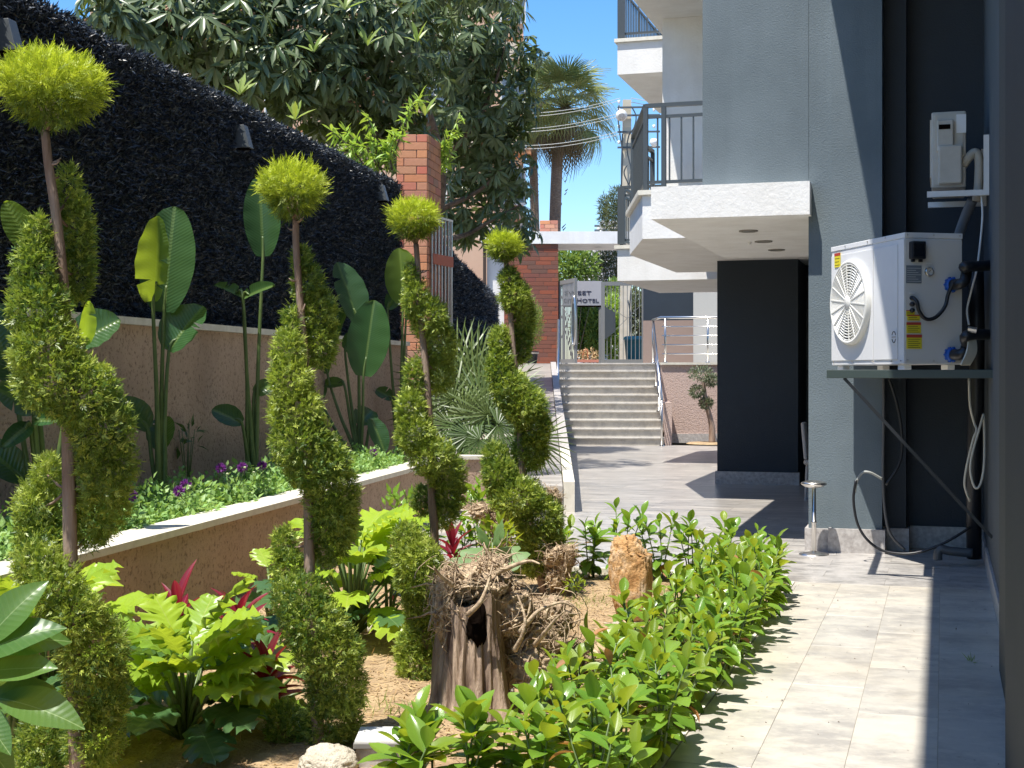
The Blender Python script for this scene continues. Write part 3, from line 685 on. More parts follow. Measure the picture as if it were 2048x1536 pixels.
MB().obox(fp(.30, HP / 2 - .02, .003), fdir * .195, fo * .003, U * (HP / 2 - .06)).build('front_panel', M['pump'], hp, bevel=.002)
MB().obox(fp(.885, HP / 2 - .02, .003), fdir * .375, fo * .003, U * (HP / 2 - .06)).build('front_panel', M['pump'], hp, bevel=.002)
MB().obox(fp(.045, HP / 2 - .02, .003), fdir * .045, fo * .003, U * (HP / 2 - .03)).build('corner_post', M['pump'], hp, bevel=.002)
MB().obox(sp(WS / 2, HP / 2 - .02, .002), sdir * (WS / 2 - .004), fdir * .002, U * (HP / 2 - .035)).build('side_panel', M['pumpside'], hp)
fc = fp(.865, .50); R = .325
def ring(r, h, w_, n=40, out=0.0): return [(r - w_, out), (r - w_, out + h), (r + w_, out + h), (r + w_, out)]
gr = MB().lathe([(R + .012, 0.006), (R + .010, .040), (R - .002, .052), (R - .018, .048), (R - .022, .01)], fc, 48, fo).build('fan_guard', mat('guard_white', (.74, .73, .68), .4), hp, True)
MB().lathe([(0, .0065), (R - .01, .0065)], fc, 40, fo).build('fan_opening', mat('fan_shade', (.10, .11, .11), .6), hp)
bl = MB()
for k in range(5):
    a = 2 * math.pi * k / 5
    for j in range(4):
        a0, a1 = a + j * .2, a + (j + 1) * .2; pA_ = lambda r_, q, o: fc + (fdir * math.cos(q) + U * math.sin(q)) * r_ + fo * o
        bl.poly([pA_(.06, a0, .01 + j * .004), pA_(R - .05, a0, .01 + j * .004), pA_(R - .05, a1, .014 + j * .004), pA_(.06, a1, .014 + j * .004)])
bl.build('fan_blades', mat('fan_blade', (.16, .19, .185), .5), hp)
for i in range(11):
    r_ = .075 + i * (R - .10) / 10.0
    MB().lathe([(r_ - .0062, .038), (r_ - .004, .047), (r_ + .004, .047), (r_ + .0062, .038)], fc, 40, fo).build('guard_ring', bpy.data.materials['guard_white'], gr, True)
for k in range(18):
    q = 2 * math.pi * k / 18 + .1; e = fdir * math.cos(q) + U * math.sin(q)
    MB().bar(fc + e * .05 + fo * .046, fc + e * (R - .01) + fo * .046, .009, .008, fo).build('spoke', bpy.data.materials['guard_white'], gr)
MB().lathe([(0, .058), (.045, .056), (.062, .04), (.062, .02)], fc, 24, fo).build('hub', bpy.data.materials['guard_white'], gr, True)
M['yellow'] = mat('sticker_yellow', (.72, .60, .03), .5); M['red'] = mat('sticker_red', (.45, .05, .035), .5)
M['black'] = mat('black_plastic', (.012, .013, .016), .4); M['ink'] = mat('print_ink', (.08, .075, .02), .6); M['blue'] = mat('blue_union', (.01, .09, .42), .4)
def plate(name, m, f, u0, u1, v0, v1, out, parent, th=.0015):
    a = f((u0 + u1) / 2, (v0 + v1) / 2, out); e1 = f(u1, v0, out) - f(u0, v0, out); e2 = f(u0, v1, out) - f(u0, v0, out); n_ = e1.cross(e2).normalized()
    return MB().obox(a, e1 / 2, e2 / 2, n_ * th).build(name, m, parent)
def sticker(f, u0, u1, v0, v1, head=.22, lines=4, out=.0065):
    s_ = plate('warning_sticker', M['yellow'], f, u0, u1, v0, v1, out, hp); hh = (v1 - v0)
    plate('header', M['red'], f, u0, u1, v1 - hh * head, v1, out + .001, s_)
    for i in range(lines):
        v = v0 + hh * (1 - head) * (i + .6) / (lines + .4); plate('text_line', M['ink'], f, u0 + (u1 - u0) * .1, u1 - (u1 - u0) * (.1 + .12 * (i % 2)), v - .0018, v + .0018, out + .001, s_)
sticker(fp, 1.19, 1.08, .80, .915, .2, 3, .010)
plate('logo_plate', M['pump'], fp, .20, .105, .155, .26, .008, hp)
for sg in (0, 1):
    q = [fp(.152, .207, .011) + (fdir * .03 * math.cos(t_) + U * .042 * math.sin(t_)) for t_ in np.linspace(.35, math.pi - .35, 10) + sg * math.pi]
    MB().tube(q, .003, 6).build('emblem_arc', M['black'], hp)
plate('emblem_bar', M['plinth'], fp, .185, .12, .203, .212, .010, hp)
sticker(sp, .008, .075, .355, .40, .15, 2); sticker(sp, .014, .115, .325, .367, .22, 2, .010); sticker(sp, .010, .125, .232, .312, .25, 4); sticker(sp, .010, .132, .118, .222, .22, 5)
ct = MB().obox(sp(.085, .84, .03), sdir * .055, fdir * .03, U * .065).build('controller', M['black'], hp, bevel=.008)
MB().obox(sp(.085, .84, .062), sdir * .04, fdir * .003, U * .045).build('display', mat('dark_screen', (.006, .007, .010), .15), ct)
for u_ in (.055, .115): MB().obox(sp(u_, .766, .02), sdir * .011, fdir * .012, U * .011).build('cable_clip', M['black'], ct)
dp = plate('data_plate', mat('data_plate', (.15, .18, .21), .5), sp, .008, .13, .60, .73, .0065, hp)
for i in range(7): plate('text_line', M['pumpside'], sp, .014, .124 - .02 * (i % 3), .612 + i * .016, .615 + i * .016, .0078, dp)
plate('small_label', M['pump'], sp, .165, .21, .745, .752, .0065, hp); plate('small_label', M['pump'], sp, .03, .075, .52, .532, .0065, hp)
gg = MB().lathe([(.032, 0), (.034, .022), (.028, .026)], sp(.185, .685, .004), 24, -fdir).build('gauge', M['steel'], hp, True)
MB().lathe([(0, .016), (.03, .016)], sp(.185, .685, .004), 24, -fdir).build('dial', mat('gauge_dial', (.55, .55, .52), .3), gg)
MB().bar(sp(.185, .685, .022), sp(.2, .70, .022), .003).build('needle', M['black'], gg)
for v in (.49, .445, .40): MB().lathe([(0, .03), (.014, .028), (.017, .012), (.017, 0)], sp(.052, v, .002), 16, -fdir).build('cable_gland', M['black'], hp, True)
pts = [sp(.052, .49, .03), sp(.065, .46, .06), sp(.08, .40, .06), sp(.12, .345, .06), sp(.17, .333, .06), sp(.23, .36, .06), sp(.285, .43, .07), sp(.305, .52, .08), sp(.33, .60, .11)]
def smooth(pts, n=5):
    pts = [Vector(p) for p in pts]; out = []
    for i in range(len(pts) - 1):
        p0, p1, p2, p3 = pts[max(i - 1, 0)], pts[i], pts[i + 1], pts[min(i + 2, len(pts) - 1)]
        for k in range(n):
            t = k / n; out.append(.5 * ((2 * p1) + (p2 - p0) * t + (2 * p0 - 5 * p1 + 4 * p2 - p3) * t * t + (3 * p1 - p0 - 3 * p2 + p3) * t ** 3))
    return out + [pts[-1]]
MB().tube(smooth(pts), .014, 10).build('power_cable', M['black'], hp, True)
for v in (.59, .075):
    un = MB().lathe([(.0, .05), (.045, .05), (.052, .04), (.052, .012), (.04, .0)], sp(.36, v, .002), 20, -fdir).build('pipe_union', M['blue'], hp, True)
    for k in range(10):
        q = 2 * math.pi * k / 10; e = sdir * math.cos(q) + U * math.sin(q)
        MB().obox(sp(.36, v, .028) + e * .053, e * .005, fdir * .014, e.cross(fdir) * .006).build('grip', M['blue'], un)
for u_, v in ((.02, .955), (.23, .955), (.44, .955), (.02, .035), (.23, .03), (.44, .035)): MB().lathe([(0, .005), (.006, .004), (.007, 0)], sp(u_, v, .003), 8, -fdir).build('screw', M['steel'], hp)
for u_, v in ((.05, .03), (.2, .03), (.5, .03), (.52, .03), (.87, .03), (1.22, .03), (.3, .958), (.6, .958), (1.0, .958)): MB().lathe([(0, .005), (.006, .004), (.007, 0)], fp(u_, v, .005), 8, fo).build('screw', M['steel'], hp)
for q in ((.1, .05), (1.15, .05), (.1, WS - .06), (1.15, WS - .06)):
    MB().obox(nearz + fdir * q[0] + sdir * q[1] - U * .018, fdir * .05, sdir * .03, U * .018).build('foot', M['white'], hp, bevel=.004)

sb = thing('wall_shelf', 'dark green steel bracket shelf with diagonal strut carrying the heat pump', 'shelf', (.3, 10.5, 1.48))
M['shelf'] = mat('shelf_paint', (.045, .065, .06), .45)
Y0 = 10.42
for y in (Y0, 11.72):
    MB().box(-.80, .345, y, y + .05, 1.47, 1.53).build('beam', M['shelf'], sb, bevel=.003)
MB().bar((-.68, Y0 + .025, 1.472), (.20, Y0 + .025, .50), .022, .022, (0, 1, 0)).build('strut', M['black'], sb)
MB().bar((.20, Y0 + .025, .50), (.33, Y0 + .025, .36), .022, .022, (0, 1, 0)).build('strut', M['black'], sb)
MB().box(-.80, -.75, Y0 + .051, 11.719, 1.472, 1.528).build('beam', M['shelf'], sb)
MB().box(.27, .329, Y0 + .051, 11.719, 1.472, 1.528).build('beam', M['shelf'], sb)
MB().box(-.4, -.35, Y0 + .051, 11.719, 1.474, 1.53).build('beam', M['shelf'], sb)

# pipes and cables on the right wall
def pipe(name, label, cat, pts, r, m, n=10, group=None, sm=True):
    o = MB().tube(smooth(pts) if sm else pts, r, n).build(name, m, None, True); return tag(o, label, cat, group)
def spu(px, py, Y):
    k = (px - 1024) / F; d = Y / (RT[1] * k + FW[1]); return P(px, py, d)
pipe('insulated_pipe', 'black insulated pipe bending from the upper blue union to the wall', 'pipe', [sp(.36, .59, .05), sp(.37, .59, .12), sp(.40, .61, .14), sp(.42, .66, .13), sp(.44, .70, .10), spu(1930, 533, 10.7), spu(1965, 532, 10.9), (.33, 11.0, 2.3)], .04, M['black'])
pipe('insulated_pipe', 'black insulated pipe bending from the lower blue union to the wall', 'pipe', [sp(.36, .075, .05), sp(.38, .075, .11), sp(.41, .10, .13), sp(.43, .15, .12), spu(1932, 672, 10.7), spu(1966, 669, 10.9), (.33, 11.0, 1.79)], .04, M['black'])
pipe('drain_pipe', 'thick black vertical pipe down the corner under the heat pump', 'pipe', [spu(1952, 540, 11.5), spu(1954, 660, 11.5), spu(1953, 820, 11.6), spu(1950, 835, 11.6), spu(1947, 960, 11.7), (.235, 11.75, .05)], .058, M['black'], 12, sm=False)
pipe('floor_pipe', 'dark grey elbow pipe lying on the tiles below the drain pipe', 'pipe', [spu(1945, 1106, 11.6), spu(1900, 1102, 11.6), spu(1882, 1098, 11.6), spu(1876, 1108, 11.6), spu(1876, 1120, 11.6)], .035, mat('grey_pvc', (.06, .07, .08), .45), 10)
pipe('white_cable', 'thin white cable hanging from the upper condenser down past the heat pump', 'cable', [spu(1962, 385, 11.2), spu(1965, 430, 11.2), spu(1960, 490, 11.2), spu(1953, 540, 11.1), spu(1943, 580, 11.1), spu(1934, 620, 11.1), spu(1938, 650, 11.1)], .008, M['white'])
cb_ = thing('cable_coil', 'bundle of cream cables tied against the black pipe beside the heat pump', 'cable', spu(1940, 690, 10.7))
M['cream'] = mat('cream_cable', (.58, .54, .44), .5)
for i in range(8):
    o_ = (i - 3.5) * 2.6; MB().tube(smooth([spu(1940 + o_ * .2, 655, 10.75 + i * .008), spu(1944 + o_ * .7, 680, 10.72 + i * .008), spu(1942 + o_, 706, 10.7 + i * .008), spu(1930 + o_ * .9, 730, 10.68 + i * .008)]), .0085, 6).build('cable', M['cream'], cb_, True)
MB().tube([spu(1936, 658, 10.68), spu(1953, 661, 10.68)], .022, 8).build('tie', M['steel'], cb_)
pipe('looped_cable', 'white cable looping over the black drain pipe under the shelf', 'cable', [spu(1938, 757, 11.3), spu(1940, 810, 11.3), spu(1948, 845, 11.35), spu(1953, 860, 11.3), spu(1946, 880, 11.28), spu(1934, 930, 11.28), spu(1929, 965, 11.28), spu(1933, 985, 11.3), spu(1940, 1002, 11.35)], .009, M['cream'])
pipe('looped_cable', 'white cable hanging in a long U beside the black drain pipe', 'cable', [spu(1967, 828, 11.3), spu(1958, 860, 11.25), spu(1944, 910, 11.22), spu(1941, 945, 11.22), spu(1950, 975, 11.22), spu(1961, 968, 11.22), spu(1968, 930, 11.25), spu(1969, 870, 11.3), spu(1967, 828, 11.3)], .009, M['cream'])
pipe('black_hose', 'black hose hanging in a big loop from the shelf to the corner pipe', 'hose', [spu(1712, 960, 11.6), spu(1707, 1000, 11.6), spu(1716, 1050, 11.6), spu(1740, 1085, 11.6), spu(1775, 1104, 11.6), spu(1830, 1106, 11.6), spu(1890, 1085, 11.6), spu(1940, 1055, 11.65)], .011, M['black'])
pipe('grey_hose', 'grey hose dropping from the heat pump and bending over at knee height', 'hose', [spu(1710, 985, 11.75), spu(1713, 965, 11.75), spu(1724, 946, 11.75), spu(1740, 945, 11.75), spu(1764, 958, 11.8)], .010, mat('pale_hose', (.32, .33, .31), .5))
pipe('drain_hose', 'dark grey drain hose hanging straight below the heat pump to the plinth', 'hose', [spu(1767, 755, 12.1), spu(1767, 850, 12.1), spu(1766, 960, 12.1), spu(1771, 1030, 12.1), spu(1782, 1070, 12.1), spu(1810, 1100, 12.1)], .012, mat('dark_hose', (.10, .10, .10), .5))
pipe('black_cable', 'black cable bowing out below the heat pump', 'cable', [spu(1778, 755, 12.0), spu(1792, 800, 12.0), spu(1802, 850, 12.0), spu(1804, 900, 12.0), spu(1795, 935, 12.0), spu(1772, 970, 12.0)], .012, M['black'])

# upper split condenser seen end-on
cu = thing('condenser_unit', 'small beige air conditioning condenser on a white bracket above the heat pump', 'air conditioner', spu(1900, 380, 11.2))
M['beige'] = mat('aged_beige', (.46, .42, .35), .5, c2=(.52, .48, .41), vs=8)
a = spu(1863, 376, 11.25); wv = spu(1932, 376, 11.25) - a; wv.z = 0; Wd = wv.length; wv.normalize(); dv = Vector((-wv.y, wv.x, 0)); Hc = .575
ctr = a + wv * Wd / 2 + dv * .36 + U * Hc / 2
MB().obox(ctr, wv * Wd / 2, dv * .36, U * Hc / 2).build('cabinet', M['beige'], cu, bevel=.012)
MB().obox(ctr - dv * .364, wv * (Wd / 2 - .02), dv * .004, U * (Hc / 2 - .02)).build('end_panel', M['beige'], cu, bevel=.008)
MB().obox(ctr - wv * .025 - dv * .385 + U * .10, wv * .06, dv * .022, U * .12).build('handle_cover', M['beige'], cu, bevel=.01)
MB().obox(ctr - wv * .03 - dv * .405 + U * .165, wv * .042, dv * .006, U * .018).build('hand_grip', M['hollow'], cu)
MB().obox(ctr + wv * .01 - dv * .39 - U * .12, wv * .085, dv * .03, U * .145).build('valve_cover', M['beige'], cu, bevel=.012)
MB().obox(ctr + wv * .09 - dv * .370 + U * .19, wv * .035, dv * .003, U * .07).build('data_label', M['pump'], cu)
MB().obox(ctr - wv * (Wd / 2 + .006) + U * .02, wv * .006, dv * .3, U * .22).build('fan_grille', M['beige'], cu)
br_ = thing('condenser_bracket', 'white L shaped steel bracket holding the upper condenser', 'bracket', spu(1970, 380, 11.2))
for yy, dy in ((11.15, 0), (11.85, 0)):
    q0 = spu(1854, 388, 11.15); q1 = spu(1976, 380, 11.15); z_ = (q0.z + q1.z) / 2
    MB().box(q0.x, .329, yy, yy + .04, z_ - .03, z_ + .012).build('arm', M['white'], br_)
    MB().box(.29, .329, yy + .001, yy + .039, z_ + .0125, z_ + .42).build('upright', M['white'], br_)
pipe('wrapped_pipe', 'cream wrapped pipe bending out of the upper condenser', 'pipe', [spu(1921, 340, 11.3), spu(1935, 318, 11.25), spu(1950, 305, 11.25), spu(1958, 320, 11.25), spu(1957, 370, 11.25), spu(1953, 402, 11.25)], .034, mat('wrap_tape', (.40, .36, .29), .7, bump=.8, bs=40), 10)
pipe('duct_pipe', 'grey plastic pipe running down behind the heat pump from the upper condenser', 'pipe', [spu(1945, 400, 11.5), spu(1932, 430, 11.6), spu(1918, 470, 11.7), spu(1910, 510, 11.8)], .04, mat('grey_duct', (.16, .17, .18), .5), 12)

# pedestal ashtray and the chair half hidden behind the pier
ab = P(1628, 748, 11.8); ab.z = 0
at_ = thing('ashtray_stand', 'polished steel pedestal ashtray with wide bowl standing before the grey pier', 'ashtray', ab)
MB().lathe([(0, .03), (.03, .03), (.05, .022), (.12, .008), (.125, 0)], ab, 32).build('base', M['steel'], at_, True)
MB().lathe([(.019, .02), (.019, .26), (.023, .262), (.023, .275), (.018, .278), (.0165, .56)], ab, 20).build('stem', M['steel'], at_, True)
MB().lathe([(.0, .552), (.02, .552), (.075, .562), (.108, .585), (.105, .598), (.06, .612), (.055, .606), (0, .604)], ab, 36).build('bowl', M['steel'], at_, True)
chc = P(1648, 748, 17.0); chc.z = 0
ch = thing('chair', 'pale chair half hidden behind the grey pier', 'chair', chc)
M['palechair'] = mat('pale_fabric', (.45, .42, .38), .7)
for dx in (-.2, .2):
    for dy in (-.2, .2): MB().tube([chc + Vector((dx, dy, 0)), chc + Vector((dx * .9, dy * .9, .43))], .018, 8).build('leg', M['palechair'], ch)
MB().obox(chc + U * .45, Vector((.22, 0, 0)), Vector((0, .22, 0)), U * .03).build('seat', M['palechair'], ch, bevel=.02)
MB().hexa([chc + Vector((-.22, .18, .482)), chc + Vector((-.18, .18, .482)), chc + Vector((-.18, -.2, .482)), chc + Vector((-.22, -.2, .482))], [chc + Vector((-.26, .16, .92)), chc + Vector((-.22, .16, .92)), chc + Vector((-.22, -.16, .92)), chc + Vector((-.26, -.16, .92))]).build('backrest', M['palechair'], ch, bevel=.015)
# ================================================================== TOPIARY CYPRESSES
def ellipsoid_pts(blobs, n, shell=(.72, 1.02)):
    """points near the surface of a union of ellipsoids (centre, rx, ry, rz); returns points, outward directions"""
    c = np.array([b[0] for b in blobs]); r = np.array([b[1:4] for b in blobs])
    wgt = (r[:, 0] * r[:, 2]) ; wgt = wgt / wgt.sum()
    idx = rng.choice(len(blobs), n, p=wgt); u = rdir(n)
    s = shell[0] + (shell[1] - shell[0]) * rng.random(n) ** .45
    bump = np.array([mnoise.noise((p[0] * 3 + i, p[1] * 3, p[2] * 3)) for i, p in zip(idx, u)]) * .13 + np.array([mnoise.noise((p[0] * 8 + i, p[1] * 8, p[2] * 8)) for i, p in zip(idx, u)]) * .13
    Pt = c[idx] + u * r[idx] * (s + bump)[:, None]
    q = ((Pt[:, None] - c[None]) / r[None]); ins = (np.sum(q * q, 2) < .50); ins[np.arange(n), idx] = False
    keep = ~ins.any(1); return Pt[keep], nrm(u / r[idx])[keep]
def sprays(Pt, O, size, up=.30, rand=.85, nb=5, wd=.21):
    """flat little fans: several needles per spray"""
    n = len(Pt); A = nrm(O + np.array([0, 0, up]) + rng.normal(size=(n, 3)) * rand); B = nrm(np.cross(A, rdir(n))); N = np.cross(A, B)
    L = size * (.6 + .8 * rng.random(n)); Vs = []; Fs = []; off = 0
    for k in range(nb):
        t = (k / (nb - 1)) if nb > 1 else 0; sg = 0 if k == nb - 1 else (1 if k % 2 else -1)
        D = nrm(A + B * sg * (.9 - .3 * t) + rng.normal(size=(n, 3)) * .12); l = L * ((1.0 if nb < 7 else .6) if sg == 0 else (.62 if nb < 7 else .5 * (1 - .5 * t)))
        base = Pt + A * (L * (.45 if nb < 7 else .75) * t)[:, None]
        V, Fq = blades(base, D, N, l, size * wd); Vs.append(V); Fs.append(Fq + off); off += len(V)
    return np.concatenate(Vs), np.concatenate(Fs)

FW3 = np.array([FW[0], FW[1], 0])
def topiary(label, d, trunk, pom, blobs, size, dens, trw):
    base = P(trunk[-1][0], trunk[-1][1], d); base.z = 0.02
    t = thing('spiral_topiary', label, 'topiary', base, 'spiral cypress topiaries in the soil bed')
    pts = [P(x, y, d) for x, y in trunk]; pts = [p for p in pts if p.z > .12] + [Vector((base.x, base.y, -.05))]
    k = np.linspace(.75, 1.45, len(pts)); MB().tube(smooth(pts, 3), list(np.interp(np.linspace(0, 1, (len(pts) - 1) * 3 + 1), np.linspace(0, 1, len(pts)), k * trw)), 10).build('trunk', M['bark'], t, True)
    sm = d / F; R_ = lambda q: (np.array(P(q[0], q[1], d + q[4])), q[2] * sm * .94, q[2] * sm * .94, q[3] * sm * .97)
    B = [R_(q) for q in blobs]
    # crown ball: flat-bottomed mushroom
    x, y, rx, ry = pom; rx *= .90; ry *= .92; n = int(dens * (rx * sm) ** 2 * 20)
    pb = [(np.array(P(x, y - ry * .15, d)), rx * sm, rx * sm, ry * .85 * sm), (np.array(P(x, y + ry * .35, d)), rx * .62 * sm, rx * .62 * sm, ry * .62 * sm)]
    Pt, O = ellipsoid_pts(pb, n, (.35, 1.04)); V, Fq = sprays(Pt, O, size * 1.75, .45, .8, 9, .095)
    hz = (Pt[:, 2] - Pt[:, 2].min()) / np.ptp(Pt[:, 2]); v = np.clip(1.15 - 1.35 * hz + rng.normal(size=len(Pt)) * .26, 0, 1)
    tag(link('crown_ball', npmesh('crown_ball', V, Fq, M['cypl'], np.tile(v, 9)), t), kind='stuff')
    # fan of twigs that carries the ball
    tw = MB(); tp = P(trunk[0][0], trunk[0][1], d)
    for i in range(9):
        a = np.clip(rng.normal(size=3), -1.4, 1.4) * .30; e = np.array(pb[0][0]) + np.array([a[0] * rx * sm, a[1] * rx * sm, -ry * sm * .35]) + FW3 * rx * sm * .2; tw.tube([tp, Vector((np.array(tp) + e) / 2 + rng.normal(size=3) * .01), Vector(e)], [trw * .5, trw * .3, trw * .15], 5)
    tag(tw.build('twigs', M['bark'], t, True), kind='stuff')
    area = sum(b[1] * b[3] for b in B); n = int(dens * area * 24)
    Pt, O = ellipsoid_pts(B, n, (.45, 1.05)); V, Fq = sprays(Pt, O, size)
    v = np.clip(rng.random(len(Pt)) ** 1.6 + np.array([mnoise.noise((p[0] * 4, p[1] * 4, p[2] * 4)) for p in Pt]) * .5, 0, 1)
    tag(link('spiral_foliage', npmesh('spiral_foliage', V, Fq, M['cyp'], np.tile(v, 5)), t), kind='stuff')
    br = MB()
    for b in B:
        e = Vector(b[0]); j = min(range(len(pts)), key=lambda i: abs(pts[i].z - e.z + b[3] * .3)); br.tube([pts[j], (pts[j] + e) / 2 + Vector((0, 0, -.01)), e], [trw * .38, trw * .26, trw * .12], 5)
    tag(br.build('branches', M['bark'], t, True), kind='stuff')
    st_ = MB()
    for i in range(7):
        j = random.randrange(1, max(2, len(pts) // 2)); q = pts[j - 1].lerp(pts[j], random.random()); dv_ = Vector(rng.normal(size=3)); dv_.z = abs(dv_.z) * .3; dv_.normalize()
        st_.tube([q, q + dv_ * .03, q + dv_ * .045 + Vector((0, 0, .008))], [.006, .004, .002], 5)
    tag(st_.build('branch_stubs', M['bark'], t, True), kind='stuff')
    return t
topiary('nearest and tallest spiral topiary, by the left edge, lime ball against the hedge', 4.95,
    [(90, 262), (97, 330), (112, 430), (124, 540), (131, 640), (135, 760), (136, 880), (138, 980), (141, 1110), (148, 1250), (149, 1400), (160, 1570)], (103, 182, 112, 78),
    [(137, 390, 26, 60, .10), (152, 460, 35, 80, .12), (156, 545, 32, 65, .12), (75, 470, 24, 45, -.03), (66, 545, 42, 60, -.06), (76, 620, 60, 65, -.08), (88, 700, 68, 70, -.1), (110, 760, 80, 70, -.08),
     (165, 790, 70, 75, -.06), (205, 860, 62, 80, -.02), (212, 940, 62, 80, .03), (200, 1010, 56, 70, .07), (180, 1060, 40, 40, .09), (95, 950, 30, 40, .10), (74, 1020, 46, 62, .10), (78, 1090, 52, 60, .08),
     (80, 1135, 52, 50, -.03), (108, 1175, 58, 55, -.07), (150, 1235, 58, 60, -.08), (185, 1300, 68, 75, -.04), (192, 1385, 66, 80, .02), (188, 1470, 60, 70, .05), (84, 1480, 50, 52, .08), (66, 1545, 60, 50, .06)], .021, 5836, .020)
topiary('spiral topiary second from the left, right of the yellow drooping leaf', 5.66,
    [(592, 440), (592, 490), (600, 600), (608, 700), (612, 800), (615, 900), (617, 1000), (618, 1090), (620, 1170), (625, 1300), (640, 1510)], (585, 382, 68, 56),
    [(604, 522, 18, 28, .04), (616, 572, 31, 46, .06), (634, 630, 40, 55, .08), (640, 688, 35, 48, .08), (585, 650, 20, 38, 0), (576, 705, 32, 46, -.05), (580, 765, 42, 52, -.08), (592, 826, 54, 56, -.08), (604, 886, 62, 56, -.08),
     (636, 930, 66, 60, -.05), (662, 985, 55, 65, 0), (663, 1048, 52, 58, .05), (655, 1095, 40, 36, .08), (570, 1090, 24, 36, .08), (576, 1138, 34, 46, .05), (600, 1196, 56, 50, -.06), (626, 1250, 64, 56, -.08), (658, 1305, 70, 60, -.05),
     (672, 1375, 62, 65, 0), (664, 1440, 60, 52, .05), (655, 1490, 45, 30, .06), (572, 1455, 40, 52, .08), (590, 1500, 40, 30, .08)], .021, 6343, .017)
topiary('third spiral topiary, lime ball overlapping the foot of the brick pillar', 6.96,
    [(832, 488), (836, 540), (842, 640), (850, 720), (856, 800), (862, 900), (864, 1000), (869, 1080), (860, 1200), (842, 1370)], (828, 442, 52, 40),
    [(822, 550, 13, 26, 0), (830, 596, 26, 40, 0), (858, 638, 38, 44, .03), (878, 688, 36, 46, .08), (876, 745, 33, 42, .1), (828, 760, 20, 42, .0), (820, 820, 28, 42, -.05), (830, 868, 38, 42, -.06), (862, 912, 46, 42, -.05),
     (892, 945, 40, 40, 0), (894, 988, 36, 42, .05), (888, 1026, 27, 32, .06), (846, 1002, 22, 32, .1), (815, 1080, 32, 36, -.02), (833, 1118, 50, 46, -.05), (848, 1156, 58, 46, -.04), (854, 1206, 50, 50, 0), (850, 1270, 42, 55, .02), (822, 1300, 32, 44, 0), (836, 1335, 42, 36, 0)], .021, 6597, .017)
topiary('farthest spiral topiary, smallest lime ball, standing before the marble steps and ramp', 9.6,
    [(1012, 522), (1018, 560), (1022, 640), (1028, 720), (1035, 780), (1040, 860), (1045, 950), (1060, 1050), (1092, 1180)], (1008, 496, 33, 28),
    [(1019, 560, 20, 24, 0), (1030, 594, 30, 33, .02), (1046, 638, 24, 46, .10), (1043, 688, 20, 38, .12), (1000, 690, 20, 38, 0), (1000, 740, 26, 42, -.04), (1020, 778, 38, 38, -.05), (1050, 814, 44, 42, -.04), (1068, 858, 36, 38, 0), (1060, 902, 36, 38, .06),
     (990, 915, 26, 28, 0), (1000, 948, 35, 36, -.05), (1036, 996, 56, 44, -.05), (1076, 1040, 50, 50, 0), (1082, 1085, 46, 46, .03), (1070, 1124, 42, 28, .05)], .027, 5600, .02)

# ================================================================== LEAF SHAPES (local X along the leaf, Z its upper side)
def leaf_shape(name, L, W, m, curl=.15, fold=.18, n=7, peak=.45, wave=0, tip=1.0, smoothit=True, rnd=0):
    r_ = random.Random(rnd); v = []; f = []
    for i in range(n + 1):
        t = i / n; wd = W / 2 * max(.0, (math.sin(math.pi * t ** (math.log(.5) / math.log(peak)))) ** .85) if 0 < t < 1 else W * .012
        x = L * math.sin(curl * 1.2 * t) / (curl * 1.2) if curl else L * t; z = -L * (1 - math.cos(curl * 1.2 * t)) / (curl * 1.2) if curl else 0
        wv = wave * W * math.sin(t * 17 + rnd)
        v += [(x, -wd, z + wd * fold * 2 + wv), (x, -wd * .5, z + wd * fold * .7), (x, 0, z), (x, wd * .5, z + wd * fold * .7), (x, wd, z + wd * fold * 2 - wv)]
    for i in range(n):
        for k in range(4): b = i * 5 + k; f.append((b, b + 5, b + 6, b + 1))
    me = bpy.data.meshes.new(name); me.from_pydata(v, [], f)
    if smoothit: me.polygons.foreach_set('use_smooth', [True] * len(f))
    me.materials.append(m); me.update(); return me
def lobed_shape(name, L, W, m, lobes=6, rnd=0, curl=.5, ruffle=.05):
    """deeply lobed leaf with ruffled lobes either side of a midrib"""
    r_ = random.Random(rnd); v = []; f = []; n = lobes * 4
    for i in range(n + 1):
        t = i / n; env = W / 2 * (math.sin(math.pi * min(1, (t * .92 + .08))) ** .6) * (1.0 if t < .9 else (1 - t) / .1 * .8 + .2)
        lob = .52 + .48 * (abs(math.sin(math.pi * lobes * t)) ** .9)
        z = -L * (1 - math.cos(curl * t)) * .5; x = L * t
        row = []
        for sg in (-1, 1):
            wd = env * lob * r_.uniform(.88, 1.1); sweep = wd * .55
            rf = ruffle * W * math.sin(i * 2.3 + sg + rnd) * (1 + r_.random())
            row.append([(x + sweep * .4, sg * wd * .5, z + wd * .12 + rf * .4), (x + sweep, sg * wd, z + wd * .1 - wd * wd / W * .5 + rf)])
        v += [row[0][1], row[0][0], (x, 0, z), row[1][0], row[1][1]]
    for i in range(n):
        for k in range(4): b = i * 5 + k; f.append((b, b + 5, b + 6, b + 1))
    me = bpy.data.meshes.new(name); me.from_pydata(v, [], f); me.polygons.foreach_set('use_smooth', [True] * len(f)); me.materials.append(m); me.update(); return me
def put_leaf(parent, me, p, d, n, s=1.0, nm='leaf'): return place(nm, me, parent, frame(Vector(p), d, n, s))

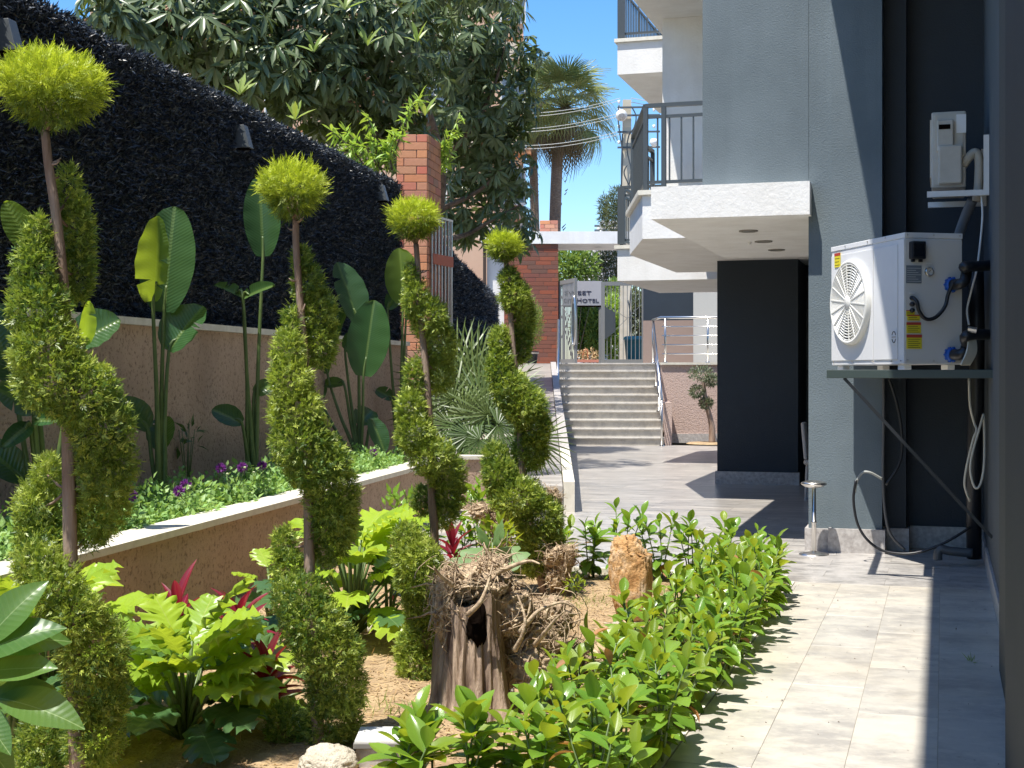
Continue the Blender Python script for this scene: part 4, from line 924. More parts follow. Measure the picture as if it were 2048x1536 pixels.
# ================================================================== LOW SHRUB HEDGE BY THE PATH: every leaf its own piece
lsh = [leaf_shape('leaf', 1, .50, M['laurel'], c_, f_, 6, .55, 0, rnd=i) for i, (c_, f_) in enumerate(((.35, .16), (.6, .2), (.15, .14), (.5, .1)))]
lshy = [leaf_shape('leaf', 1, .47, M['laurely'], c_, .2, 6, .55, rnd=i) for i, c_ in enumerate((.2, .5))]
lshd = leaf_shape('leaf', 1, .4, leafmat('faded_leaf', (.42, .20, .07), (.5, .25, .06), .6, (.30, .14, .05), .3), .7, .3, 6, .55)
ORD = 'first second third fourth fifth sixth seventh eighth ninth tenth eleventh twelfth thirteenth fourteenth fifteenth sixteenth seventeenth eighteenth nineteenth twentieth twenty-first twenty-second twenty-third'.split()
def shrub(x, y, h, label, group, nsh=4, young=.35, big=1.0):
    t = thing('low_shrub', label, 'shrub', (x, y, .02), group); b = Vector((x, y, .02)); sm_ = MB()
    for k in range(nsh):
        a = random.uniform(0, 6.28); r_ = random.uniform(.03, .17); top = b + Vector((math.cos(a) * r_, math.sin(a) * r_, h * random.uniform(.62, 1.05)))
        mid = b.lerp(top, .45) + Vector((random.uniform(-.02, .02), random.uniform(-.02, .02), 0)); sm_.tube([b + Vector((math.cos(a) * .02, math.sin(a) * .02, 0)), mid, top], [.006, .005, .003], 5)
        nl = random.randint(11, 14); ph = random.uniform(0, 6.28)
        for i in range(nl):
            q = i / (nl - 1); ang = ph + i * 2.4; el = rad(-18 + 88 * q ** 1.6 + random.uniform(-14, 14)); p = b.lerp(mid, .45 + q * 1.6) if q < .34 else mid.lerp(top, (q - .34) / .66)
            dv_ = Vector((math.cos(ang) * math.cos(el), math.sin(ang) * math.cos(el), math.sin(el))); yg = random.random() < young * (.25 + q)
            s = random.uniform(.085, .16) * (1 - .3 * max(0, q - .8) / .2) * big
            put_leaf(t, lshd if random.random() < .012 else random.choice(lshy if yg else lsh), p, dv_, Vector((-dv_.x * .4 + random.uniform(-.35, .35), -dv_.y * .4 + random.uniform(-.35, .35), 1)), s)
    tag(sm_.build('stems', M['stem'], t, True), kind='stuff'); return t
random.seed(11)
def zone(y):
    return 'nearest the viewer' if y < 5.3 else 'right of the large stump' if y < 6.9 else 'level with bare soil before the orange rock' if y < 8.4 else 'beside the orange rock' if y < 9.5 else 'at the far corner near the ashtray stand'
y = 4.5; k_ = 0
while y < 10.2:
    shrub(-1.09 + random.uniform(-.05, .05), y, random.uniform(.34, .44), ORD[k_] + ' glossy low shrub from the near end along the path side of the edging', 'low shrubs edging the marble path', 4)
    if y < 9.9: shrub(-1.36 + random.uniform(-.06, .06), y + .15, random.uniform(.30, .40), ORD[k_] + ' yellow green low shrub from the near end along the soil side of the edging', 'low shrubs edging the marble path', 4, .5)
    y += .29; k_ += 1
for i, (px, lab) in enumerate(((1010, 'low shrub in front of the foot of the large stump'), (930, 'low shrub at the bottom edge left of the large stump'), (850, 'low glossy shrub overlapping the ribbed white cover'), (790, 'leftmost low shrub of the edging at the bottom edge'))):
    c = P(px, 1560, 4.95 - .05 * i); shrub(c.x, c.y, .37 - .04 * i, lab, 'low shrubs edging the marble path', 4, .25, 1.1)
x = -1.45; k_ = 0
while x > -3.75:
    shrub(x, 10.0 + random.uniform(-.06, .06), random.uniform(.40, .56) * (1.0 if x > -2.4 else .85), ORD[k_] + ' dark upright shrub from the right in the far row behind the orange rock', 'low shrubs across the far end of the soil bed', 4, .06, 1.08); x -= .25; k_ += 1

# ================================================================== PHILODENDRON CLUMPS
phl = [lobed_shape('leaf', 1, .78, M['philo'], 5, i, .6 + .2 * i, .05) for i in range(4)]
phd = [lobed_shape('leaf', 1, .74, M['philod'], 5, i + 9, .9, .035) for i in range(3)]
def philo(px, py, d, label, n, L, h, lime=.6, spread=.9, z0=.03):
    b = P(px, py, d); b.z = z0; t = thing('philodendron', label, 'plant', b); stm = MB()
    for i in range(n):
        a = i * 2.4 + random.uniform(-.3, .3); q = (i + .5) / n; el = rad(20 + 62 * (1 - q)) ; hh = h * (.22 + .78 * (1 - q) + random.uniform(-.08, .08)); r_ = (.05 + .30 * q) * spread * h / .5
        tip = b + Vector((math.cos(a) * r_, math.sin(a) * r_, hh)); stm.tube([b + Vector((math.cos(a) * .02, math.sin(a) * .02, 0)), b.lerp(tip, .5) + Vector((0, 0, hh * .12)), tip], [.012, .009, .006], 6)
        e2 = el - rad(30); dv_ = Vector((math.cos(a) * math.cos(e2), math.sin(a) * math.cos(e2), math.sin(e2))); dv_ += Vector((FW[0], FW[1], 0)) * -.15
        put_leaf(t, random.choice(phl if random.random() < (lime if q < .7 else lime * .35) else phd), tip, dv_, Vector((-math.cos(a) * .5, -math.sin(a) * .5 - .2, 1)), L * random.uniform(.8, 1.15))
    tag(stm.build('stems', M['stem'], t, True), kind='stuff'); return t
random.seed(5)
philo(370, 1480, 5.75, 'large lime yellow lobed philodendron between the two nearest topiaries', 34, .33, .38, .92, .78)
philo(545, 1440, 6.3, 'small dark lobed philodendron low at the left foot of the second topiary', 9, .24, .30, .35)
philo(95, 1440, 6.2, 'lime lobed philodendron behind the lower half of the nearest topiary', 24, .33, .48, .9)
philo(25, 1580, 5.5, 'dark lobed philodendron in the bottom left corner behind the big glossy leaves', 10, .26, .34, .15)
philo(705, 1285, 8.0, 'bright yellow lobed philodendron behind the second topiary against the planter', 34, .36, .56, .85)
philo(775, 1275, 8.2, 'dark green lobed philodendron between the yellow one and the third topiary', 10, .28, .36, .1)
philo(545, 1240, 8.3, 'single lime philodendron shoot at the left of the second topiary trunk', 5, .22, .46, .9)

# ================================================================== RED CORDYLINES
cds = [leaf_shape('leaf', 1, .21, M['cordy'], c_, .3, 7, .45, rnd=i) for i, c_ in enumerate((.5, .9, .3))]
def cordy(px, py, d, h, label, n=16, L=.22):
    b = P(px, py, d); b.z = .02; t = thing('cordyline', label, 'plant', b); MB().tube([b, b + Vector((.01, 0, h * .6)), b + Vector((0, .01, h))], [.011, .009, .006], 6).build('stem', M['cordystem'], t, True)
    for i in range(n):
        q = i / n; a = i * 2.4; el = rad(8 + 70 * q); p = b + Vector((0, 0, h * (.35 + .65 * q))); dv_ = Vector((math.cos(a) * math.cos(el), math.sin(a) * math.cos(el), math.sin(el)))
        put_leaf(t, random.choice(cds), p, dv_, Vector((-math.cos(a) * .6, -math.sin(a) * .6, .8)), L * random.uniform(.75, 1.15))
M['cordystem'] = mat('red_stem', (.16, .02, .04), .5)
cordy(478, 1372, 6.9, .32, 'taller red cordyline behind the lime philodendron by the planter wall', 22, .21)
cordy(532, 1405, 5.95, .24, 'short red cordyline right beside the second topiary', 26, .21)
cordy(355, 1345, 7.3, .28, 'thin red cordyline leftmost, leaves spread flat before the planter wall', 12, .25)
cordy(905, 1215, 8.9, .42, 'red cordyline behind the tree stump beside the third topiary', 26, .20)
cordy(786, 1200, 9.2, .40, 'small red cordyline peeking out left of the third topiary', 14, .20)

# ================================================================== GIANT STRELITZIAS IN THE PLANTER
def paddle(name, L, W, rnd=0, curl=.25, fold=.22, splits=0, side=0, m=None):
    """banana-like blade; splits tear the edge; side -1/+1 keeps only one half nearly full"""
    r_ = random.Random(rnd); n = 26; v = []; f = []; cut = {r_.randrange(5, n - 3): r_.choice((0, 1)) for _ in range(splits)}
    for i in range(n + 1):
        t = i / n; wd = W / 2 * (math.sin(math.pi * min(1, t * .93 + .05)) ** .55) * (1 if t < .97 else .35)
        x = L * t; z = -L * curl * t * t
        wl_, wr_ = wd * (.35 if side > 0 else 1), wd * (.35 if side < 0 else 1); wv = .018 * W * math.sin(i * 1.1 + rnd)
        if i in cut:
            if cut[i]: wr_ *= .22
            else: wl_ *= .22
        v += [(x, -wl_, z + wl_ * fold * 2 + wv), (x, -wl_ * .55, z + wl_ * fold * .9), (x, -.012, z + .002), (x, .012, z + .002), (x, wr_ * .55, z + wr_ * fold * .9), (x, wr_, z + wr_ * fold * 2 - wv)]
    for i in range(n):
        for k in range(5):
            b = i * 6 + k; f.append((b, b + 6, b + 7, b + 1))
    me = bpy.data.meshes.new(name); me.from_pydata(v, [], f); me.polygons.foreach_set('use_smooth', [True] * len(f)); me.materials.append(m or M['strel']); me.update(); return me
TOCAM = Vector((-FW[0], -FW[1], 0)); RIGHT = Vector((RT[0], RT[1], 0))
def strelitzia(label, base, leaves, off=.38):
    """base pixel; leaves: (blade base px, tip px, width px, depth shift of tip, facing sideways, splits, side, stem bow)"""
    k = (base[0] - 1024) / F; d = (-4.7 + off / LT[1]) / (k - LT[0] / LT[1]); b = P(base[0], base[1], d); b.z = .5
    t = thing('strelitzia', label, 'plant', b)
    for i, lf in enumerate(leaves):
        (bx, by), (tx, ty), wpx, dz, face, spl, side, dsh = lf[:8]; nz = lf[8] if len(lf) > 8 else .35
        pb = P(bx, by, d + dsh); pt = P(tx, ty, d + dsh + dz); v_ = pt - pb; L = v_.length
        me = paddle('leaf', L, wpx * d / F, i + len(leaves), (.10 if dz == 0 else .18), .22, max(spl, i % 3), side, M['strel_lit'] if nz < 0 else None)
        n = TOCAM * .8 + RIGHT * face + Vector((0, 0, nz)); put_leaf(t, me, pb, v_, n)
        m_ = b.lerp(pb, .5) + RIGHT * ((b.x - pb.x) * -.12) + Vector((0, 0, (pb.z - b.z) * .08))
        s0 = b + RIGHT * random.uniform(-.04, .04); MB().tube(smooth([s0, s0.lerp(m_, .6), m_, pb, pb.lerp(pt, .25) - TOCAM * .01], 4), list(np.linspace(.024, .009, 17)), 8).build('leaf_stalk', M['stem'], t, True)
strelitzia('tall strelitzia with a bright torn leaf in front of a big dark leaf', (320, 945), [
    ((328, 624), (346, 411), 112, .0, .1, 0, 0, .12), ((306, 602), (330, 440), 118, -.16, .7, 3, 1, -.10, -.7), ((338, 702), (398, 606), 92, .05, -.2, 2, 0, .1),
    ((296, 858), (250, 795), 55, -.1, .5, 0, 0, 0), ((322, 900), (326, 828), 60, .1, -.1, 0, 0, .08)])
strelitzia('strelitzia with one tall leaf behind the second topiary ball and a yellow drooping leaf', (505, 930), [
    ((526, 513), (520, 352), 74, .0, .2, 0, 0, .08), ((487, 598), (534, 566), 34, -.3, -.6, 0, 1, -.05), ((486, 596), (428, 560), 34, .1, .6, 3, -1, -.05),
    ((484, 846), (426, 816), 44, -.05, .2, 0, 0, -.1), ((508, 786), (552, 764), 34, .0, .3, 0, 0, .05)])
strelitzia('strelitzia with three broad upright dark leaves between second and third topiary', (722, 905), [
    ((727, 752), (748, 600), 84, .0, .1, 0, 0, -.08), ((716, 648), (680, 522), 70, .0, .5, 0, 0, .05), ((655, 748), (684, 582), 40, .1, -.8, 0, 0, .12), ((690, 700), (728, 668), 46, .0, .3, 1, 0, .1),
    ((688, 768), (640, 764), 26, .1, .2, 0, 0, .05), ((716, 850), (746, 815), 50, .2, .1, 0, 0, .1), ((742, 838), (772, 900), 40, -.1, .3, 0, 0, .0), ((640, 800), (620, 742), 44, .1, .3, 0, 0, .1)], .42)
strelitzia('strelitzia with a single bright back-lit leaf beside the brick pillar', (798, 880), [
    ((806, 606), (802, 498), 74, -.12, .25, 0, 0, .0, -.6), ((775, 618), (800, 572), 34, .1, .4, 0, 0, .05), ((784, 800), (752, 774), 30, .1, .2, 0, 0, 0), ((812, 640), (822, 560), 22, .1, .7, 0, 0, .05)], .3)
strelitzia('thick stemmed strelitzia half hidden behind the nearest topiary at the left edge', (88, 985), [
    ((62, 500), (14, 404), 62, -.12, .7, 0, 0, .0, -.6), ((150, 690), (236, 636), 92, .0, -.2, 0, 0, .0), ((168, 690), (182, 612), 34, -.15, .6, 0, 0, -.1, -.6), ((26, 760), (-30, 600), 110, .0, .4, 0, 0, 0),
    ((66, 820), (-4, 772), 64, -.2, .4, 2, 0, -.1), ((68, 842), (110, 836), 30, -.1, .2, 0, 0, -.1), ((60, 850), (10, 886), 40, -.2, .3, 0, 0, -.1), ((48, 960), (-40, 880), 74, -.1, .5, 0, 0, 0), ((80, 840), (76, 760), 40, .1, .5, 0, 0, .1)], .5)

# ================================================================== LEAFY FLOWERING CLUMPS IN THE PLANTER
def folded(L, W):
    return np.array([(0, 0, 0), (.45 * L, W / 2, .06 * L), (L, 0, -.08 * L), (.45 * L, -W / 2, .06 * L), (.5 * L, 0, -.02 * L)]), np.array([(0, 1, 4), (1, 2, 4), (2, 3, 4), (3, 0, 4)])
TV, TF = folded(1, .55)
def herb(s, o, r_, h, fl, label, group=None, dense=1.0):
    b = LW(s, o, .5); t = thing('flowering_clump', label, 'plant', b, group); n = int(230 * dense)
    u = rdir(n); u[:, 2] = abs(u[:, 2]); Pt = np.array(b) + u * np.array([r_, r_, h]) * (rng.random(n) ** .4)[:, None]
    D = nrm(u * .7 + rdir(n) * .8 + np.array([0, 0, .2])); N = nrm(rdir(n) * .5 + np.array([0, 0, 1])); S = .032 + .03 * rng.random(n)
    V, Fq = bake(TV, TF, Pt, D, N, S); tag(link('foliage', npmesh('foliage', V, Fq, M['herb'], rng.random(n)), t), kind='stuff')
    for i in range(fl):
        a = random.uniform(0, 6.28); c = b + Vector((math.cos(a) * r_ * .6, math.sin(a) * r_ * .6, h * random.uniform(.95, 1.35))); pu = i % 2 == 0
        MB().tube([b + Vector((0, 0, .02)), c], .0022, 4).build('flower_stalk', M['stem'], t)
        if pu:
            m = 120; uu = rdir(m, .3); V, Fq = blades(np.array(c) + uu * .012, uu, rdir(m), .032, .011); link('flower', npmesh('flower', V, Fq, M['purple'], rng.random(m)), t)
        else: MB().lathe([(0, .008), (.008, .006), (.011, 0), (.006, -.006), (0, -.007)], c, 10).build('flower_bud', M['bud'], t, True)
random.seed(21)
GP, GD, GN, GS = [], [], [], []
for s in np.arange(6.6, 15.4, .24):
    for o in (.96, .80, .62, .40):
        if o < .5 and random.random() < .45: continue
        b = np.array(LW(s + random.uniform(-.08, .08), o - .14 + random.uniform(-.05, .05), .5)); r_ = random.uniform(.12, .19); h = random.uniform(.14, .29) * (1.15 if .5 < o < .9 else .9); n = 240 if o > .5 else 130
        u = rdir(n); u[:, 2] = abs(u[:, 2]); GP.append(b + u * np.array([r_, r_, h]) * (rng.random(n) ** .4)[:, None]); GD.append(nrm(u * .7 + rdir(n) * .8 + np.array([0, 0, .2]))); GN.append(nrm(rdir(n) * .5 + np.array([0, 0, 1]))); GS.append(.032 + .03 * rng.random(n))
GP = np.concatenate(GP); V, Fq = bake(TV, TF, GP, np.concatenate(GD), np.concatenate(GN), np.concatenate(GS))
tag(link('ground_cover', npmesh('ground_cover', V, Fq, M['herb'], rng.random(len(GP)))), 'bright green leafy ground cover filling the raised planter', None, None, 'stuff')
for (px, py, lab, nf) in ((385, 950, 'leafy clump with two dark purple flowers above the planter edge', 3), (480, 905, 'leafy clump with a raised purple flower and pale buds left of the second topiary', 4), (545, 945, 'leafy clump with a faint purple flower near the second topiary', 2), (596, 965, 'leafy clump with a purple flower touching the second topiary', 2), (757, 900, 'shaded leafy clump with one deep purple flower right of the second topiary', 2), (10, 1040, 'leafy clump with a deep purple flower at the left edge', 2), (265, 960, 'leafy clump with white buds beside the nearest topiary', 3)):
    k = (px - 1024) / F; r0 = -4.7 + .84 / LT[1]; d = r0 / (k - LT[0] / LT[1]); s_ = d / LT[1]
    herb(s_, .84, .15, .25, nf, lab)
# ================================================================== STUMPS AND ROCKS
def stump(label, base, h, r, lean, nroot, rootr, zroot, seed, hollow=True, small=1.0):
    R_ = random.Random(seed); t = thing('tree_stump', label, 'stump', base); v = []; f = []; n, m = 150, 26
    for i in range(m + 1):
        q = i / m; z = h * q; rr = r * (1.05 - .35 * q + .25 * max(0, .25 - q) * 3 + .25 * max(0, q - .7))
        for k in range(n):
            a = 2 * math.pi * k / n; g = .10 * math.sin(a * 5 + seed + q * 1.2) + .06 * math.sin(a * 11 + q * 3) + .05 * math.sin(a * 23 - q * 2) - .07 * abs(math.sin(a * 17 + q * 1.5 + mnoise.noise((a, q * 3, 1)) * 2)) ** 3 + .04 * mnoise.noise((math.cos(a) * 9, math.sin(a) * 9, q * 2.5)) + .10 * mnoise.noise((math.cos(a) * 2, math.sin(a) * 2, q * 2 + seed))
            v.append(tuple(base + Vector((math.cos(a), math.sin(a), 0)) * rr * (1 + g) + lean * q + Vector((0, 0, z - .05 + .06 * h * math.sin(a * 3 + seed) * q))))
    for i in range(m):
        for k in range(n): k2 = (k + 1) % n; f.append((i * n + k, i * n + k2, (i + 1) * n + k2, (i + 1) * n + k))
    me = bpy.data.meshes.new('trunk'); me.from_pydata(v, [], f); me.polygons.foreach_set('use_smooth', [True] * len(f)); me.materials.append(M['wood']); me.update(); link('trunk', me, t)
    top = base + lean + Vector((0, 0, h))
    if nroot == 0: return t
    for i in range(nroot):                       # thick twisted roots around the crown of the upturned stump
        a = R_.uniform(0, 6.28); p = top + Vector((math.cos(a) * r * R_.uniform(.5, 1), math.sin(a) * r * R_.uniform(.5, 1), R_.uniform(-.15, .12) * small)); pts = [p]; dv_ = Vector((math.cos(a), math.sin(a), R_.uniform(-.1, .9))).normalized()
        for k in range(R_.randint(5, 8)):
            dv_ = (dv_ + Vector((R_.uniform(-.8, .8), R_.uniform(-.8, .8), R_.uniform(-.75, .5)))).normalized(); pts.append(pts[-1] + dv_ * R_.uniform(.03, .07) * small)
        w0 = R_.uniform(.4, 1) * rootr; MB().tube(smooth(pts, 3), list(np.linspace(w0, w0 * .25, (len(pts) - 1) * 3 + 1)), 7).build('root', M['root'], t, True)
    fr = MB()
    for i in range(int(nroot * 6)):
        a = R_.uniform(0, 6.28); q = R_.random() ** .5; p = top + Vector((math.cos(a) * r * 1.25 * q, math.sin(a) * r * 1.25 * q, R_.uniform(-.22, .2) * small * (1.2 - q))); pts = [p]; dv_ = Vector((R_.uniform(-1, 1), R_.uniform(-1, 1), R_.uniform(-.6, 1))).normalized()
        for k in range(R_.randint(3, 6)): dv_ = (dv_ + Vector((R_.uniform(-.7, .7), R_.uniform(-.7, .7), R_.uniform(-.7, .6)))).normalized(); pts.append(pts[-1] + dv_ * R_.uniform(.025, .05) * small)
        fr.tube(pts, list(np.linspace(.0045, .0012, len(pts)) * small ** .5), 4, False)
    tag(fr.build('fine_roots', M['root'], t, True), kind='stuff'); return t
def core(t, c, r, m, seed, nm='root_core', ridge=.16):
    import bmesh
    bm = bmesh.new(); bmesh.ops.create_icosphere(bm, subdivisions=6 if ridge and r[0] > .05 else 4, radius=1)
    ax = Vector((math.sin(seed * 1.7), math.cos(seed * 2.3), .6 * math.sin(seed))).normalized(); e1 = ax.orthogonal().normalized(); e2 = ax.cross(e1)
    for v in bm.verts:
        p = v.co.copy(); th = math.atan2(p.dot(e1), p.dot(e2)); h = p.dot(ax); tw = th + 1.1 * h + .9 * mnoise.noise(p * 1.6 + Vector((seed, 3, 0)))
        k = 1 + .30 * mnoise.noise(p * 1.5 + Vector((seed, 0, 0))) + .16 * mnoise.noise(p * 4 + Vector((0, seed, 0)))
        k += ridge * (1 - abs(math.sin(tw * 5)) ** .7) + ridge * .55 * (1 - abs(math.sin(tw * 13 + 2))) + .05 * mnoise.noise(p * 16) - ridge * .9; v.co = Vector((p.x * r[0] * k, p.y * r[1] * k, p.z * r[2] * k)) + c
    me = bpy.data.meshes.new(nm); bm.to_mesh(me); bm.free(); me.polygons.foreach_set('use_smooth', [True] * len(me.polygons)); me.materials.append(m); return link(nm, me, t)
def fibres(t, blobs, n, rr, seed, joined=False, steps=(5, 10), L=.03, lift=.12):
    R_ = random.Random(seed); mb = MB()
    for i in range(n):
        c, r = R_.choice(blobs); u = Vector((R_.gauss(0, 1), R_.gauss(0, 1), R_.gauss(.15, 1))).normalized(); tg = Vector((R_.gauss(0, 1), R_.gauss(0, 1), R_.gauss(0, 1))); pts = []; lf = R_.uniform(.9, 1.0 + lift)
        for k in range(R_.randint(*steps)):
            tg = (tg - u * tg.dot(u)); tg = (tg.normalized() + Vector((R_.gauss(0, .35), R_.gauss(0, .35), R_.gauss(0, .35)))); q = Vector((u.x * r[0], u.y * r[1], u.z * r[2])) * lf; pts.append(c + q)
            q2 = q + (tg - u * tg.dot(u)).normalized() * L; u = Vector((q2.x / r[0], q2.y / r[1], q2.z / r[2])).normalized(); lf += R_.uniform(-.03, .05)
        w0 = rr * R_.uniform(.35, 1); P_ = smooth(pts, 3); 
        if joined: mb.tube(pts, list(np.linspace(w0, w0 * .35, len(pts))), 4, False)
        else: MB().tube(P_, list(np.linspace(w0, w0 * .35, len(P_)) * (1 + .15 * np.sin(np.arange(len(P_)) * 1.7))), 7).build('root', M['root'], t, True)
    if joined: tag(mb.build('fine_roots', M['root'], t, True), kind='stuff')
def spikes(t, blobs, n, seed, L=.09):
    R_ = random.Random(seed); mb = MB()
    for i in range(n):
        c, r = R_.choice(blobs); u = Vector((R_.gauss(0, 1), R_.gauss(0, 1), R_.gauss(.1, 1))).normalized(); p = c + Vector((u.x * r[0], u.y * r[1], u.z * r[2])) * .85; dv_ = (u + Vector((R_.gauss(0, .7), R_.gauss(0, .7), R_.gauss(0, .7)))).normalized(); pts = [p]
        for k in range(R_.randint(2, 4)): dv_ = (dv_ + Vector((R_.gauss(0, .25), R_.gauss(0, .25), R_.gauss(-.05, .25)))).normalized(); pts.append(pts[-1] + dv_ * L * R_.uniform(.2, .5))
        w0 = R_.uniform(.002, .0075); mb.tube(pts, list(np.linspace(w0, w0 * .3, len(pts))), 5, True)
    tag(mb.build('broken_roots', M['root'], t, True), kind='stuff')
b1 = P(945, 1490, 6.2); b1.z = 0
t_ = stump('large upturned stump with a dark hollow and tangled roots, middle of the bed', b1, .58, .168, Vector((-.01, .03, 0)), 0, .02, .5, 3, small=.6)
BL = [(P(950, 1165, 6.25), (.15, .12, .075)), (P(1010, 1215, 6.3), (.12, .12, .11)), (P(1065, 1270, 6.4), (.14, .13, .12)), (P(1125, 1320, 6.55), (.13, .12, .08)), (P(893, 1205, 6.2), (.055, .07, .15)), (P(1050, 1330, 6.35), (.15, .12, .12)), (P(1175, 1330, 6.6), (.12, .08, .05)), (P(1100, 1240, 6.45), (.11, .1, .09)), (P(985, 1140, 6.3), (.07, .07, .07))]
for i, (c, r) in enumerate(BL): core(t_, c, tuple(x * 1.0 for x in r), M['root'], i * 3 + 1)
core(t_, P(958, 1250, 6.135), (.045, .07, .10), M['hollow'], 5, 'hollow', 0)  # solid black lump painted as the shade inside the hollow
fibres(t_, BL, 60, .012, 3, L=.036, lift=.15); fibres(t_, BL, 40, .007, 4, steps=(5, 10), lift=.45); spikes(t_, BL, 420, 17)
fibres(t_, BL, 520, .0034, 5, True, (3, 7), .03, .35); fibres(t_, BL, 260, .0034, 15, True, (3, 7), .032, .9)
for q in (((985, 1150, 6.2), (1030, 1130, 6.1), (1060, 1122, 6.05), (1080, 1128, 6.0)), ((1040, 1265, 6.15), (1060, 1240, 6.1), (1080, 1220, 6.1), (1120, 1205, 6.1), (1145, 1212, 6.1)), ((1070, 1290, 6.2), (1090, 1265, 6.1), (1110, 1240, 6.05), (1130, 1222, 6.0)), ((905, 1170, 6.1), (880, 1150, 6.05), (868, 1135, 6.0)), ((1140, 1330, 6.4), (1180, 1300, 6.35), (1205, 1320, 6.3), (1215, 1335, 6.3)), ((935, 1230, 6.05), (960, 1205, 6.02), (975, 1170, 6.05), (985, 1130, 6.1)), ((1030, 1300, 6.1), (1045, 1270, 6.05), (1050, 1235, 6.05), (1035, 1190, 6.1))):
    MB().tube(smooth([P(*a) for a in q], 5), list(np.linspace(.013, .003, (len(q) - 1) * 5 + 1)), 8).build('root', M['root'], t_, True)
b2 = P(1118, 1195, 9.55); b2.z = 0
t2 = stump('smaller dark stump with a shaggy root head behind the farthest topiary', b2, .27, .07, Vector((.02, 0, 0)), 0, .018, .3, 7, small=.8)
B2 = [(P(1108, 1112, 9.5), (.08, .08, .07)), (P(1128, 1128, 9.5), (.06, .06, .09)), (P(1112, 1155, 9.5), (.06, .06, .08)), (P(1138, 1105, 9.5), (.04, .05, .05))]
for i, (c, r) in enumerate(B2): core(t2, c, tuple(x * 1.0 for x in r), M['root'], i * 3 + 20)
fibres(t2, B2, 14, .010, 6, L=.035); fibres(t2, B2, 150, .003, 7, True, (3, 6), .03, .7); spikes(t2, B2, 200, 27, .06)
b3 = P(985, 1150, 10.2); b3.z = 0
t3 = stump('stump with pale twisted roots behind the red cordyline, left of the farthest topiary', b3, .34, .06, Vector((0, 0, 0)), 0, .018, .3, 9, small=.9)
B3 = [(P(965, 1022, 10.2), (.09, .08, .05)), (P(992, 1040, 10.2), (.09, .08, .08)), (P(1005, 1072, 10.2), (.06, .07, .11)), (P(1106, 1000, 10.8), (.06, .07, .09))]
for i, (c, r) in enumerate(B3): core(t3, c, tuple(x * 1.0 for x in r), M['root'], i * 3 + 40)
fibres(t3, B3, 20, .010, 8, L=.035); fibres(t3, B3, 180, .003, 9, True, (3, 6), .03, .7); spikes(t3, B3, 220, 28, .06)

def rock(name, label, c, sx, sy, sz, m, seed, shape=None, sub=5, amp=.22, fine=.07):
    import bmesh
    bm = bmesh.new(); bmesh.ops.create_icosphere(bm, subdivisions=sub, radius=1)
    for v in bm.verts:
        p = v.co.copy(); q = p * 1.2 + Vector((seed, 0, 0)); k = 1 + amp * mnoise.noise(q) + amp * .5 * mnoise.noise(q * 2.3) + fine * mnoise.noise(q * 6) + fine * .8 * mnoise.noise(q * 13) - fine * 1.2 * max(0, mnoise.noise(q * 9 + Vector((5, 0, 0))) - .15)
        p = p * k
        if shape: p = shape(p)
        v.co = Vector((p.x * sx, p.y * sy, p.z * sz))
    me = bpy.data.meshes.new(name); bm.to_mesh(me); bm.free(); me.polygons.foreach_set('use_smooth', [True] * len(me.polygons)); me.materials.append(m)
    o = link(name, me); o.location = c; o.rotation_euler = (0, 0, YAW); return tag(o, label, 'rock')
def rockmat(name, a, b, c):
    m, t, bs, N, Lk = mk(name); bs.inputs['Roughness'].default_value = .95; vec = wpos(N, Lk)
    col = ramp(N, Lk, noise_n(N, Lk, vec, 9, 6, .65), [(.3, a), (.5, b), (.68, c)]); f = noise_n(N, Lk, vec, 75, 6, .7); dk = ramp(N, Lk, f, [(.36, (0, 0, 0)), (.45, (1, 1, 1))])
    col = mix(N, Lk, mathn(N, Lk, 'MULTIPLY', mathn(N, Lk, 'SUBTRACT', 1.0, dk), .55), col, tuple(x * .4 for x in a)); Lk.new(col, bs.inputs['Base Color'])
    bn = N.new('ShaderNodeBump'); bn.inputs['Strength'].default_value = 1; bn.inputs['Distance'].default_value = .012; Lk.new(f, bn.inputs['Height']); Lk.new(bn.outputs[0], bs.inputs['Normal']); return m
rc = P(1258, 1160, 8.7)
def rshape(p):
    p = Vector([math.copysign(abs(q) ** .72, q) for q in p]); p.x *= .80 + .18 * p.z; p.x += .22 * (1 - p.z) * .3 - (.18 if p.z > .6 and p.x > 0 else 0); return p
rock('rock', 'upright porous orange limestone rock standing at the far end of the soil bed', rc, .155, .13, .275, rockmat('orange_limestone', (.42, .20, .065), (.56, .33, .14), (.66, .52, .36)), 2, rshape, 6, .17, .09)
rw_ = P(655, 1540, 5.35); rw_.z = .03
rock('rock', 'low cream white rock at the bottom edge below the second topiary', rw_, .11, .10, .07, rockmat('pale_limestone', (.50, .43, .32), (.60, .54, .42), (.68, .62, .5)), 8)
for i, (px, py, d, s, lab) in enumerate(((195, 1420, 6.6, .07, 'brown stone half hidden behind the nearest topiary trunk'), (560, 1330, 7.3, .05, 'small grey brown stone beside the short red cordyline'), (1015, 1390, 6.6, .035, 'small flat stone beside the large stump'), (740, 1300, 8.2, .045, 'pinkish stone under the yellow philodendron'), (535, 1520, 5.9, .045, 'small grey stone below the dark philodendron'))):
    c = P(px, py, d); c.z = .03; rock('stone', lab, c, s, s * .8, s * .6, bpy.data.materials['pale_limestone'], 20 + i, None, 3)
